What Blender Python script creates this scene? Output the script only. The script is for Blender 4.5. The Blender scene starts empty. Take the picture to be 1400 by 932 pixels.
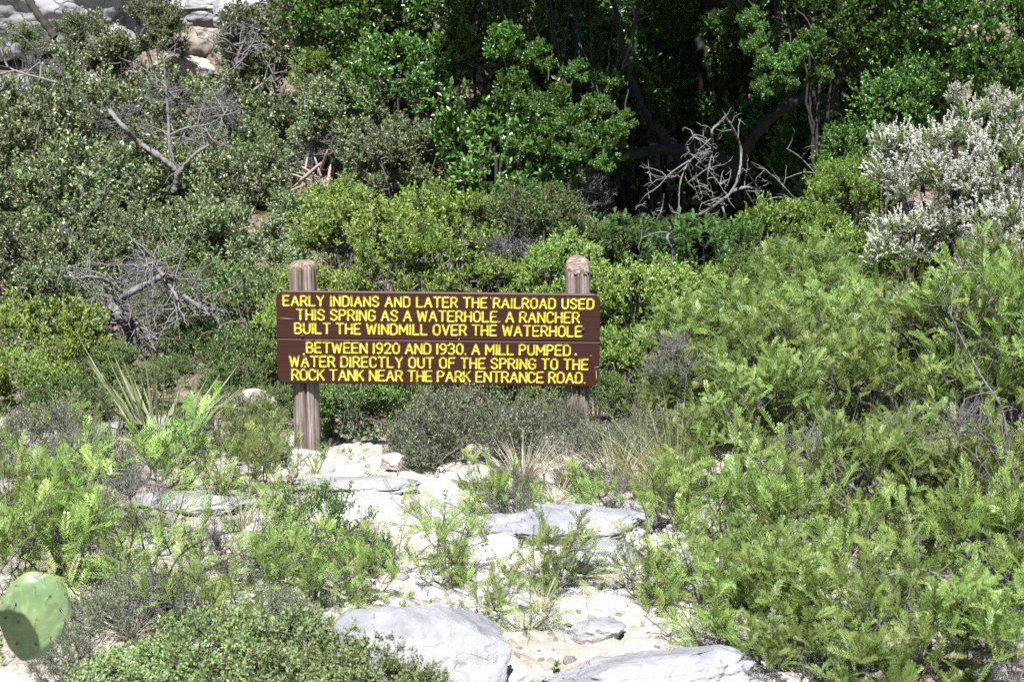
import bpy, math, random
import numpy as np
from mathutils import Vector, Matrix

# ------------------------------------------------------------------ camera, sky, sun, exposure
sc = bpy.context.scene
COL = sc.collection
CAM_H, PITCH, FPX = 2.62, math.radians(11.5), 1944.0
cd = bpy.data.cameras.new('camera'); cam = bpy.data.objects.new('camera', cd); COL.objects.link(cam)
cam.location = (0, 0, CAM_H); cam.rotation_euler = (math.radians(90) - PITCH, 0, 0)
cd.sensor_width = 36.0; cd.lens = 36.0 * FPX / 1400.0; cd.clip_start = 0.1; cd.clip_end = 600
cd.dof.use_dof = True; cd.dof.focus_distance = 9.3; cd.dof.aperture_fstop = 7.1
sc.camera = cam
SUN_EL, SUN_AZ = math.radians(59), math.radians(6)      # az: how far left of straight behind the camera
w = bpy.data.worlds.new('World'); sc.world = w; w.use_nodes = True
wn = w.node_tree; bg = wn.nodes['Background']
sky = wn.nodes.new('ShaderNodeTexSky'); sky.sky_type = 'NISHITA'; sky.sun_disc = False
sky.sun_elevation = SUN_EL; sky.sun_rotation = math.radians(180) + SUN_AZ
wn.links.new(sky.outputs[0], bg.inputs[0]); bg.inputs[1].default_value = 0.05
sl = bpy.data.lights.new('sun', 'SUN'); so = bpy.data.objects.new('sun', sl); COL.objects.link(so)
sl.energy = 5.0; sl.angle = math.radians(0.5); sl.color = (1.0, 0.985, 0.965)
sd = Vector((-math.sin(SUN_AZ) * math.cos(SUN_EL), -math.cos(SUN_AZ) * math.cos(SUN_EL), math.sin(SUN_EL)))
so.rotation_euler = sd.to_track_quat('Z', 'Y').to_euler()
sc.view_settings.view_transform = 'Standard'; sc.view_settings.look = 'None'
sc.view_settings.exposure = 1.3; sc.view_settings.gamma = 1.0
sc.render.engine = 'CYCLES'
cy = sc.cycles
cy.max_bounces = 3; cy.diffuse_bounces = 1; cy.glossy_bounces = 1; cy.transmission_bounces = 1; cy.transparent_max_bounces = 4
cy.use_denoising = False
cy.sample_clamp_indirect = 4.0

# ------------------------------------------------------------------ geometry of the view
CP, SP = math.cos(PITCH), math.sin(PITCH)
def ray(px, py):
    a = (px - 700.0) / FPX; b = (466.0 - py) / FPX
    return np.array([a, CP + b * SP, -SP + b * CP])
def at(px, py, Y):
    d = ray(px, py); t = Y / d[1]
    return np.array([d[0] * t, Y, CAM_H + d[2] * t])

# ------------------------------------------------------------------ noise
def _hash(ix, iy, iz, seed):
    n = (ix * 374761393 + iy * 668265263 + iz * 2147483647 + seed * 974711) & 0xffffffff
    n = (n ^ (n >> 13)) * 1274126177 & 0xffffffff
    n = (n ^ (n >> 16)) * 2246822519 & 0xffffffff
    return ((n ^ (n >> 15)) & 0xffffff) / float(0xffffff)
def vnoise(p, seed=0):
    p = np.asarray(p, float); i = np.floor(p).astype(np.int64); f = p - i
    f = f * f * (3 - 2 * f); r = 0
    for dx in (0, 1):
        wx = f[..., 0] if dx else 1 - f[..., 0]
        for dy in (0, 1):
            wy = f[..., 1] if dy else 1 - f[..., 1]
            for dz in (0, 1):
                wz = f[..., 2] if dz else 1 - f[..., 2]
                r = r + wx * wy * wz * _hash(i[..., 0] + dx, i[..., 1] + dy, i[..., 2] + dz, seed)
    return r * 2 - 1
def fbm(p, octv=4, seed=0, gain=.5):
    s = 0; a = 1.0; q = np.asarray(p, float)
    for k in range(octv):
        s = s + a * vnoise(q, seed + k * 7); q = q * 2.03 + 11.7; a *= gain
    return s
def norm(v):
    return v / np.maximum(np.linalg.norm(v, axis=-1, keepdims=True), 1e-9)

# ------------------------------------------------------------------ terrain
XS = [-30, -6, -2.2, -0.9, 0.6, 2.2, 6, 30]
PY = [-20, 0, 4.5, 7, 9.3, 9.9, 11, 13, 15, 18, 21, 23.5, 25.5, 30, 45, 90]
PROF = {
 'L': [1.2, 1.05, .60, .30, .02, .0, .0, .08, .45, 1.0, 1.5, 1.9, 3.0, 5.0, 13, 34],
 'M': [1.2, 1.05, .60, .30, .02, -.12, -.45, -.6, -.35, .2, .9, 1.6, 2.6, 4.8, 13, 34],
 'C': [1.2, 1.05, .58, .28, .02, -.18, -.8, -1.3, -1.4, -1.2, -.5, .5, 1.4, 4.0, 12, 33],
 'R': [1.2, 1.10, .62, .34, .10, .02, -.2, -.6, -.9, -.9, -.2, .7, 1.6, 4.2, 13, 34]}
COLS = ['L', 'L', 'L', 'M', 'C', 'R', 'R', 'R']
def terrain(x, y, fine=True):
    x = np.asarray(x, float); y = np.asarray(y, float)
    prof = np.stack([np.interp(y, PY, PROF[k]) for k in COLS])
    xi = np.clip(np.interp(x, XS, np.arange(len(XS))), 0, len(XS) - 1.0001)
    i0 = np.floor(xi).astype(int); f = xi - i0; f = f * f * (3 - 2 * f)
    g = np.take_along_axis(prof, i0[None], 0)[0] * (1 - f) + np.take_along_axis(prof, i0[None] + 1, 0)[0] * f
    p = np.stack([x, y, x * 0], -1)
    far = np.clip((y - 9) / 6, 0, 1)
    g = g + (.03 + .16 * far) * fbm(p * .7, 3, 3)
    # shelf of pale limestone, broken into low ledges
    u = 9.0 * (g + .12 * fbm(p * 1.3, 3, 21)); fr = u - np.floor(u)
    st = (np.floor(u) + np.clip((fr - .78) / .22, 0, 1)) / 9.0 - .12 * fbm(p * 1.3, 3, 21)
    k = .55 * (1 - far); g = g * (1 - k) + (st - .0) * k
    if fine:
        n1 = fbm(p * 5.0, 4, 31); n2 = 1 - np.abs(vnoise(p * 9.0 + .4, 41))
        g = g + .020 * np.clip(vnoise(p * 3.1, 91) * 3 - .6, 0, 1) * (1 - .9 * far) * np.clip(fbm(p * 8, 2, 92) + .7, 0, 1) - .010 * (np.abs(fbm(p * 3.3 + 5, 3, 93)) < .07) * (1 - far)
        g = g + (.022 * n1 - .010 * np.clip(n2 - .86, 0, 1) / .14)
        g = g + .012 * vnoise(p * 23, 77) * np.clip(vnoise(p * 2.2, 78) + .3, 0, 1)
    # the sign's shelf is nearly level
    return g
def tz(x, y):
    return float(terrain(np.array([x]), np.array([y]))[0])
def gpt(px, py):
    d = ray(px, py); ts = np.linspace(3.0, 60, 1400)
    P = np.array([0, 0, CAM_H]) + ts[:, None] * d
    g = terrain(P[:, 0], P[:, 1], False); k = np.argmax(P[:, 2] < g)
    if P[k, 2] >= g[k]: k = 600
    return float(P[k, 0]), float(P[k, 1]), tz(P[k, 0], P[k, 1])

def near_y(px, py, Yd, h):
    # nearer depth at which the ray passes h above the ground (keeps low things from being buried)
    d = ray(px, py); ys = np.linspace(2.5, Yd, 500); t = ys / d[1]
    ab = CAM_H + d[2] * t - terrain(d[0] * t, ys, False); k = np.where(ab < h)[0]
    return float(ys[k[0]]) if len(k) else Yd
# ------------------------------------------------------------------ mesh building
class Acc:
    def __init__(s): s.V = []; s.F3 = []; s.F4 = []; s.T = []; s.m3 = []; s.m4 = []; s.n = 0
    def add(s, V, F, tint=0.5, mat=0):
        V = np.asarray(V, float).reshape(-1, 3); F = np.asarray(F, np.int64)
        s.V.append(V); t = np.broadcast_to(np.asarray(tint, float), (len(V),)); s.T.append(t)
        if F.shape[1] == 3: s.F3.append(F + s.n); s.m3.append(np.full(len(F), mat))
        else: s.F4.append(F + s.n); s.m4.append(np.full(len(F), mat))
        s.n += len(V)
    def mesh(s, name, mats, smooth=False):
        V = np.concatenate(s.V); me = bpy.data.meshes.new(name)
        F3 = np.concatenate(s.F3) if s.F3 else np.zeros((0, 3), int)
        F4 = np.concatenate(s.F4) if s.F4 else np.zeros((0, 4), int)
        me.vertices.add(len(V)); me.vertices.foreach_set('co', V.astype(np.float32).ravel())
        lv = np.concatenate([F3.ravel(), F4.ravel()]).astype(np.int32)
        me.loops.add(len(lv)); me.loops.foreach_set('vertex_index', lv)
        tot = np.concatenate([np.full(len(F3), 3), np.full(len(F4), 4)]).astype(np.int32)
        me.polygons.add(len(tot)); me.polygons.foreach_set('loop_start', (np.cumsum(tot) - tot).astype(np.int32))
        mi = np.concatenate(s.m3 + s.m4).astype(np.int32); me.polygons.foreach_set('material_index', mi)
        if smooth: me.polygons.foreach_set('use_smooth', np.ones(len(tot), bool))
        a = me.attributes.new('tint', 'FLOAT', 'POINT'); a.data.foreach_set('value', np.concatenate(s.T).astype(np.float32))
        for m in (mats if isinstance(mats, (list, tuple)) else [mats]): me.materials.append(m)
        me.update(calc_edges=True); me.validate()
        return me
def link(name, data, parent=None, loc=None, rot=None, scale=None):
    o = bpy.data.objects.new(name, data); COL.objects.link(o)
    if parent: o.parent = parent
    if loc is not None: o.location = tuple(float(v) for v in loc)
    if rot is not None: o.rotation_euler = rot
    if scale is not None: o.scale = scale if hasattr(scale, '__len__') else (scale,) * 3
    return o
def tag(o, label=None, cat=None, group=None, kind=None):
    if label: o['label'] = label
    if cat: o['category'] = cat
    if group: o['group'] = group
    if kind: o['kind'] = kind
    return o

def tubes(P, R, sides=4):
    """P (n,k,3) paths, R (n,k) radii -> verts, quads"""
    P = np.asarray(P, float); R = np.asarray(R, float); n, k, _ = P.shape
    T = np.empty_like(P); T[:, 1:-1] = P[:, 2:] - P[:, :-2]; T[:, 0] = P[:, 1] - P[:, 0]; T[:, -1] = P[:, -1] - P[:, -2]
    T = norm(T)
    ref = np.where(np.abs(norm(P[:, -1] - P[:, 0])[:, 2:3]) > .8, np.array([[1., .2, 0]]), np.array([[.1, .15, 1.]]))
    A = norm(np.cross(T, ref[:, None, :])); B = np.cross(T, A)
    an = np.arange(sides) * 2 * math.pi / sides
    V = P[:, :, None, :] + R[:, :, None, None] * (np.cos(an)[None, None, :, None] * A[:, :, None, :] + np.sin(an)[None, None, :, None] * B[:, :, None, :])
    idx = np.arange(n * k * sides).reshape(n, k, sides)
    a = idx[:, :-1, :]; b = idx[:, 1:, :]
    F = np.stack([a, np.roll(a, -1, 2), np.roll(b, -1, 2), b], -1).reshape(-1, 4)
    return V.reshape(-1, 3), F
def leaf_batch(rng, P, D, n, L, W, spread=.9, up=.5, along=.08, fold=.25, nup=.8, nz=.75):
    N = len(P); P = np.repeat(P, n, 0); D = np.repeat(D, n, 0); M = N * n
    u = rng.random(M)[:, None]
    base = P - D * along * u + rng.normal(0, .004, (M, 3))
    d = norm(D * .6 + rng.normal(0, 1, (M, 3)) * spread * .6 + np.array([0, 0, up]) * .6)
    nn = norm(rng.normal(0, nz, (M, 3)) + np.array([-.06, -.55, nup]))
    s = norm(np.cross(d, nn)); nn = np.cross(s, d)
    l = (L * rng.uniform(.65, 1.15, M))[:, None]; w_ = (W * rng.uniform(.7, 1.15, M))[:, None] * .5
    m = base + d * l * .52; f = nn * w_ * fold * 2
    V = np.stack([base, m + s * w_ + f, base + d * l, m - s * w_ + f], 1).reshape(-1, 3)
    i = np.arange(M) * 4
    F = np.concatenate([np.stack([i, i + 1, i + 2], 1), np.stack([i, i + 2, i + 3], 1)])
    return V, F, np.repeat(rng.random(M), 4)
def frond_batch(rng, P, D, U, L, pairs=14, l=.026, w_=.003, droop=.35):
    """feather leaves: P root, D direction, U blade normal, L length (n,)"""
    n = len(P); D = norm(D); S = norm(np.cross(D, U)); U = np.cross(S, D)
    s = (np.arange(pairs) + .6) / pairs
    C = P[:, None] + D[:, None] * (L[:, None] * s)[..., None] - np.array([0, 0, 1.]) * (droop * L[:, None] * s ** 2)[..., None]
    T = norm(D[:, None] - np.array([0, 0, 1.]) * (2 * droop * s)[None, :, None])
    ll = l * (np.sin(math.pi * np.clip(s * .9 + .08, 0, 1)) ** .45)
    Vs = []
    for sg in (-1, 1):
        jit = rng.normal(0, .12, (n, pairs, 3))
        d = norm(T * .75 + sg * S[:, None] * .75 + U[:, None] * .12 + jit)
        le = (ll[None, :] * rng.uniform(.8, 1.1, (n, pairs)))[..., None]
        nn = norm(np.cross(d, T)); b = C + sg * S[:, None] * .0006; m = b + d * le * .5
        wv = norm(np.cross(d, nn)) * w_ * .5
        Vs.append(np.stack([b, m + wv, b + d * le, m - wv], 2))
    V = np.stack(Vs, 2).reshape(-1, 3); M = n * pairs * 2; i = np.arange(M) * 4
    F = np.concatenate([np.stack([i, i + 1, i + 2], 1), np.stack([i, i + 2, i + 3], 1)])
    t = np.repeat(np.clip(rng.random(n)[:, None] * .8 + rng.random((n, pairs * 2)) * .2, 0, 1).ravel(), 4)
    s3 = np.array([0, .35, .7, 1.0])
    RP = P[:, None] + D[:, None] * (L[:, None] * s3)[..., None] - np.array([0, 0, 1.]) * (droop * L[:, None] * s3 ** 2)[..., None]
    RV, RF = tubes(RP, np.tile(np.array([.0014, .0012, .0009, .0005]), (n, 1)), 3)
    return V, F, t, RV, RF

# ------------------------------------------------------------------ materials
def mat(name):
    m = bpy.data.materials.new(name); m.use_nodes = True; nt = m.node_tree
    b = nt.nodes['Principled BSDF']; return m, nt, b
def N(nt, t, **kw):
    n = nt.nodes.new(t)
    for k, v in kw.items(): setattr(n, k, v)
    return n
def ramp(nt, src, stops):
    r = N(nt, 'ShaderNodeValToRGB'); e = r.color_ramp.elements
    while len(e) < len(stops): e.new(.5)
    for k, (p, c) in enumerate(stops):
        e[k].position = p; e[k].color = (*c, 1) if len(c) == 3 else c
    nt.links.new(src, r.inputs[0]); return r.outputs[0]
def noise(nt, scale, detail=4, vec=None, rough=.55, dist=0):
    n = N(nt, 'ShaderNodeTexNoise'); n.inputs['Scale'].default_value = scale; n.inputs['Detail'].default_value = detail
    n.inputs['Roughness'].default_value = rough; n.inputs['Distortion'].default_value = dist
    if vec is not None: nt.links.new(vec, n.inputs['Vector'])
    return n.outputs['Fac']
def mixc(nt, f, a, b, mode='MIX'):
    m = N(nt, 'ShaderNodeMix', data_type='RGBA', blend_type=mode)
    for s, v in ((0, f), (6, a), (7, b)):
        if isinstance(v, bpy.types.NodeSocket): nt.links.new(v, m.inputs[s])
        elif s == 0: m.inputs[0].default_value = v
        else: m.inputs[s].default_value = (*v, 1)
    return m.outputs[2]
def mth(nt, op, a, b=0.0, clamp=False):
    m = N(nt, 'ShaderNodeMath', operation=op); m.use_clamp = clamp
    for s, v in ((0, a), (1, b)):
        if isinstance(v, bpy.types.NodeSocket): nt.links.new(v, m.inputs[s])
        else: m.inputs[s].default_value = v
    return m.outputs[0]
def coords(nt, which='Object', scale=(1, 1, 1)):
    tc = N(nt, 'ShaderNodeTexCoord'); mp = N(nt, 'ShaderNodeMapping'); mp.inputs['Scale'].default_value = scale
    nt.links.new(tc.outputs[which], mp.inputs[0]); return mp.outputs[0]
def bump(nt, b, h, strength=.5, dist=.01):
    n = N(nt, 'ShaderNodeBump'); n.inputs['Strength'].default_value = strength; n.inputs['Distance'].default_value = dist
    nt.links.new(h, n.inputs['Height']); nt.links.new(n.outputs[0], b.inputs['Normal'])
def leaf_mat(name, dark, mid, light, rough=.42, trans=.30, spec=.5, dry=None, var=(.75, .55)):
    m, nt, b = mat(name); at_ = N(nt, 'ShaderNodeAttribute', attribute_name='tint'); oi = N(nt, 'ShaderNodeObjectInfo')
    stops = [(0.0, dark), (.5, mid), (1.0, light)]
    if dry: stops = [(0.0, dark), (.5, mid), (.9, light), (.97, dry)]
    c = ramp(nt, at_.outputs['Fac'], stops)
    hv = N(nt, 'ShaderNodeHueSaturation'); nt.links.new(c, hv.inputs['Color'])
    nt.links.new(mth(nt, 'MULTIPLY_ADD', oi.outputs['Random'], var[1]), hv.inputs['Value'])
    hv.inputs['Value'].links[0].from_node.inputs[2].default_value = var[0]
    nt.links.new(mth(nt, 'MULTIPLY_ADD', oi.outputs['Random'], .03), hv.inputs['Hue'])
    hv.inputs['Hue'].links[0].from_node.inputs[2].default_value = .485
    nt.links.new(hv.outputs[0], b.inputs['Base Color'])
    b.inputs['Roughness'].default_value = rough; b.inputs['Specular IOR Level'].default_value = spec
    tr = N(nt, 'ShaderNodeBsdfTranslucent'); tcol = mixc(nt, 1.0, hv.outputs[0], (1.25, 1.3, .55), 'MULTIPLY')
    nt.links.new(tcol, tr.inputs[0]); mx = N(nt, 'ShaderNodeMixShader'); mx.inputs[0].default_value = trans * .6
    nt.links.new(b.outputs[0], mx.inputs[1]); nt.links.new(tr.outputs[0], mx.inputs[2])
    nt.links.new(mx.outputs[0], nt.nodes['Material Output'].inputs[0]); return m
def bark_mat(name, a, b_, c, sc_=30):
    m, nt, b = mat(name); v = coords(nt, 'Object', (1, 1, .3)); n1 = noise(nt, sc_, 5, v); n2 = noise(nt, sc_ * .2, 3, v)
    col = mixc(nt, n2, ramp(nt, n1, [(.3, a), (.6, b_)]), c)
    nt.links.new(col, b.inputs['Base Color']); b.inputs['Roughness'].default_value = .9
    bump(nt, b, n1, 1.0, .012); return m

M_OAK = leaf_mat('leaf_grey_green', (.074, .116, .046), (.142, .192, .078), (.250, .298, .150), .36, .22, .6, (.20, .15, .07))
M_LIVE = leaf_mat('leaf_deep_green', (.040, .100, .020), (.075, .160, .030), (.135, .230, .055), .34, .28, .6)
M_BUSH = leaf_mat('leaf_yellow_green', (.110, .190, .032), (.190, .285, .052), (.280, .375, .085), .42, .46, .45, None, (.92, .28))
M_MID = leaf_mat('leaf_fresh_green', (.060, .130, .028), (.105, .195, .044), (.170, .255, .070), .42, .3, .45, (.25, .16, .06))
M_FERN = leaf_mat('leaf_fern_green', (.050, .130, .032), (.080, .180, .045), (.130, .230, .065), .5, .3, .35)
M_FEATH = leaf_mat('leaf_feather_green', (.084, .150, .030), (.150, .228, .048), (.235, .310, .085), .45, .36, .45, (.30, .22, .07), (.66, .62))
M_FEATHB = leaf_mat('leaf_feather_bright', (.105, .195, .038), (.165, .265, .055), (.245, .335, .085), .45, .38, .45, (.30, .26, .08))
M_GREY = leaf_mat('leaf_dusty', (.105, .145, .068), (.165, .215, .105), (.245, .280, .165), .6, .2, .3, (.30, .24, .16))
M_HERB = leaf_mat('leaf_small_herb', (.105, .165, .052), (.165, .240, .082), (.245, .315, .125), .5, .28, .4, (.30, .18, .10))
M_PETAL = leaf_mat('petal_white', (.42, .42, .40), (.62, .615, .60), (.78, .77, .76), .6, .3, .3)
M_GRASS = leaf_mat('grass_green', (.15, .20, .06), (.25, .28, .10), (.42, .38, .20), .5, .3, .3)
M_DRY = leaf_mat('grass_dry', (.30, .26, .18), (.44, .39, .29), (.60, .55, .45), .6, .25, .3)
M_BARK = bark_mat('bark_dark', (.014, .012, .011), (.045, .04, .037), (.028, .024, .022))
M_TWIG = bark_mat('twig_grey', (.055, .048, .045), (.17, .155, .15), (.10, .09, .085), 60)
M_DEAD = bark_mat('deadwood_silver', (.045, .042, .042), (.25, .235, .24), (.13, .12, .12), 55)
M_STEM = bark_mat('stem_green_brown', (.12, .12, .05), (.22, .20, .10), (.2, .15, .1), 60)

def rock_mat(name, base, light, dark, lichen=None, sc_=3.0, crack=.5, bd=.02, vec='Object'):
    m, nt, b = mat(name); v = coords(nt, vec)
    n1 = noise(nt, sc_, 6, v, .65); n2 = noise(nt, sc_ * 9, 6, v, .7); n3 = noise(nt, sc_ * .5, 3, v)
    c = ramp(nt, n1, [(.30, dark), (.5, base), (.68, light)])
    c = mixc(nt, ramp(nt, n2, [(.35, (.75,) * 3), (.6, (0,) * 3)]), c, mixc(nt, .55, c, dark))
    if lichen: c = mixc(nt, ramp(nt, n3, [(.42, (0,) * 3), (.62, (.45,) * 3)]), c, lichen)
    vo = N(nt, 'ShaderNodeTexVoronoi', feature='DISTANCE_TO_EDGE'); vo.inputs['Scale'].default_value = sc_ * 1.6
    wv = N(nt, 'ShaderNodeVectorMath', operation='ADD'); nt.links.new(v, wv.inputs[0])
    nz = N(nt, 'ShaderNodeTexNoise'); nz.inputs['Scale'].default_value = sc_ * 2; nt.links.new(v, nz.inputs['Vector'])
    sc2 = N(nt, 'ShaderNodeVectorMath', operation='SCALE'); nt.links.new(nz.outputs['Color'], sc2.inputs[0]); sc2.inputs['Scale'].default_value = .5
    nt.links.new(sc2.outputs[0], wv.inputs[1]); nt.links.new(wv.outputs[0], vo.inputs['Vector'])
    cr = ramp(nt, vo.outputs['Distance'], [(0, (1,) * 3), (.03, (0,) * 3)])
    crm = mth(nt, 'MULTIPLY', cr, mth(nt, 'MULTIPLY', ramp(nt, n3, [(.45, (0,) * 3), (.6, (1,) * 3)]), crack))
    c = mixc(nt, crm, c, tuple(x * .55 for x in dark))
    nt.links.new(c, b.inputs['Base Color']); b.inputs['Roughness'].default_value = .92; b.inputs['Specular IOR Level'].default_value = .25
    h = mth(nt, 'SUBTRACT', mth(nt, 'ADD', mth(nt, 'MULTIPLY', n1, .6), mth(nt, 'MULTIPLY', n2, .6)), mth(nt, 'MULTIPLY', crm, .8))
    n5 = noise(nt, 140, 4, v, .75); h = mth(nt, 'ADD', h, mth(nt, 'MULTIPLY', n5, .22))
    c = mixc(nt, ramp(nt, n5, [(.30, (.5,) * 3), (.42, (0,) * 3)]), c, dark); nt.links.new(c, b.inputs['Base Color'])
    bump(nt, b, h, .8, bd); return m
M_ROCKG = rock_mat('rock_grey_blue', (.26, .265, .285), (.34, .345, .36), (.15, .15, .165), (.38, .36, .33), 3.2, .25)
M_ROCKW = rock_mat('rock_cream', (.44, .40, .35), (.52, .49, .45), (.28, .23, .19), (.37, .37, .385), 3.0, .6)
M_CLIFF = rock_mat('rock_cliff', (.27, .27, .29), (.35, .35, .37), (.12, .115, .12), (.31, .30, .29), 1.2, .6, .05)
M_RUST = rock_mat('rock_tan', (.25, .215, .185), (.34, .305, .27), (.12, .09, .075), None, 3.0, .5)

# ground: cream limestone and grit near the sign, leaf litter and grey soil under the trees
mg, nt, b = mat('ground_limestone_soil')
v = coords(nt, 'Object'); g1 = noise(nt, 1.6, 6, v, .65); g2 = noise(nt, 14, 6, v, .7); g3 = noise(nt, .9, 4, v); g4 = noise(nt, 70, 4, v, .7)
rockc = ramp(nt, g1, [(.30, (.28, .225, .18)), (.42, (.38, .34, .295)), (.60, (.45, .42, .38))])
rockc = mixc(nt, ramp(nt, g3, [(.50, (0,) * 3), (.58, (.8,) * 3)]), rockc, (.40, .40, .415))
rockc = mixc(nt, ramp(nt, g2, [(.34, (.8,) * 3), (.50, (0,) * 3)]), rockc, (.27, .21, .17))
rockc = mixc(nt, ramp(nt, g4, [(.34, (.5,) * 3), (.48, (0,) * 3)]), rockc, (.16, .12, .095))
litc = ramp(nt, g2, [(.3, (.05, .035, .025)), (.5, (.12, .09, .07)), (.66, (.24, .20, .17))])
att = N(nt, 'ShaderNodeAttribute', attribute_name='tint')
c = mixc(nt, att.outputs['Fac'], rockc, litc)
nt.links.new(c, b.inputs['Base Color']); b.inputs['Roughness'].default_value = .95; b.inputs['Specular IOR Level'].default_value = .2
bump(nt, b, mth(nt, 'ADD', mth(nt, 'MULTIPLY', g2, .7), mth(nt, 'MULTIPLY', g4, .35)), .9, .02)
M_GROUND = mg

# ------------------------------------------------------------------ ground sheet
def axis(a, b, fa, fb, fine, coarse_ratio=1.18):
    c = list(np.arange(fa, fb, fine)); s = fine; x = fa
    while x > a: s *= coarse_ratio; x -= s; c.insert(0, x)
    s = fine; x = c[-1]
    while x < b: s = min(s * coarse_ratio, 4); x += s; c.append(x)
    return np.array(c)
gx = axis(-60, 60, -2.6, 2.6, .028, 1.12); gy = axis(-12, 110, 3.9, 10.0, .026, 1.06)
X, Y = np.meshgrid(gx, gy); Z = terrain(X.ravel(), Y.ravel()).reshape(X.shape)
nx, ny = len(gx), len(gy); ii = np.arange(nx * ny).reshape(ny, nx)
F = np.stack([ii[:-1, :-1], ii[:-1, 1:], ii[1:, 1:], ii[1:, :-1]], -1).reshape(-1, 4)
pp = np.stack([X.ravel(), Y.ravel(), X.ravel() * 0], -1)
lit = np.clip((Y.ravel() - 9.6 + .8 * fbm(pp * .8, 3, 5)) / 1.2, 0, 1)
lit = np.maximum(lit, np.clip((X.ravel() - 1.35 + .35 * fbm(pp * 1.4, 3, 9)) / .4, 0, 1) * .9)
lit = np.maximum(lit, np.clip((-X.ravel() - 1.55 - .0 * Y.ravel() + .5 * fbm(pp * 1.4, 3, 15)) / .6, 0, 1) * .55)
A = Acc(); A.add(np.stack([X.ravel(), Y.ravel(), Z.ravel()], -1), F, lit)
ground = link('ground', A.mesh('ground', M_GROUND, True)); tag(ground, 'pale limestone shelf falling away to a leafy gully and hillside', None, None, 'structure')

# ------------------------------------------------------------------ the sign
sign = link('park_sign', None, None, (0, 0, 0))
tag(sign, 'brown two plank park sign with yellow routed lettering on two round wooden posts', 'sign')
YF = 9.07                                                  # front face of the planks
# plank frame: origin at centre of the boards, x right, z up, rolled by half a degree
c4 = [at(376, 398, YF), at(822, 403, YF), at(818, 528, YF), at(381, 524, YF)]
BC = sum(c4) / 4; BW = float(np.linalg.norm((c4[1] + c4[2] - c4[0] - c4[3]) / 2)); BH = float((c4[0][2] + c4[1][2] - c4[2][2] - c4[3][2]) / 2)
ROLL = math.atan2(c4[1][2] - c4[0][2], c4[1][0] - c4[0][0])
sign.location = (BC[0], YF, tz(BC[0], 9.2)); OZ = BC[2] - sign.location.z
def uv(px, py):                                            # picture point -> board coordinates
    p = at(px, py, YF) - BC; c_, s_ = math.cos(-ROLL), math.sin(-ROLL)
    return p[0] * c_ - p[2] * s_, p[0] * s_ + p[2] * c_
def wood_paint(name, col):
    m, nt, b = mat(name); v = coords(nt, 'Object', (1.2, 8, 26)); n1 = noise(nt, 4, 5, v); v2 = coords(nt, 'Object'); n2 = noise(nt, 3, 4, v2); n3 = noise(nt, 60, 3, v2)
    c = mixc(nt, n1, col, tuple(x * 1.45 for x in col)); c = mixc(nt, mth(nt, 'MULTIPLY', n2, .45), c, tuple(x * 1.6 + .012 for x in col))
    c = mixc(nt, ramp(nt, n3, [(.72, (0,) * 3), (.78, (.6,) * 3)]), c, (.3, .22, .2))
    nt.links.new(c, b.inputs['Base Color']); b.inputs['Roughness'].default_value = .6; b.inputs['Specular IOR Level'].default_value = .15
    bump(nt, b, n1, .35, .003); return m
M_BROWN = wood_paint('paint_brown', (.0275, .0092, .0062))
m, nt, b = mat('paint_yellow'); v = coords(nt, 'Object'); n1 = noise(nt, 40, 4, v)
nt.links.new(ramp(nt, n1, [(.34, (.36, .26, .025)), (.45, (.50, .41, .04)), (.62, (.58, .51, .09))]), b.inputs['Base Color']); b.inputs['Roughness'].default_value = .38
M_YEL = m
M_WORN_LIT = wood_paint('paint_worn_lit_edge', (.085, .052, .050))  # worn edge paint, lightened so the planks' top edges look sunlit
m, nt, b = mat('bolt_rust'); b.inputs['Base Color'].default_value = (.045, .02, .018, 1); b.inputs['Roughness'].default_value = .6; M_BOLT = m
m, nt, b = mat('bolt_zinc'); b.inputs['Base Color'].default_value = (.30, .22, .21, 1); b.inputs['Roughness'].default_value = .5; b.inputs['Metallic'].default_value = .4; M_ZINC = m
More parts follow.
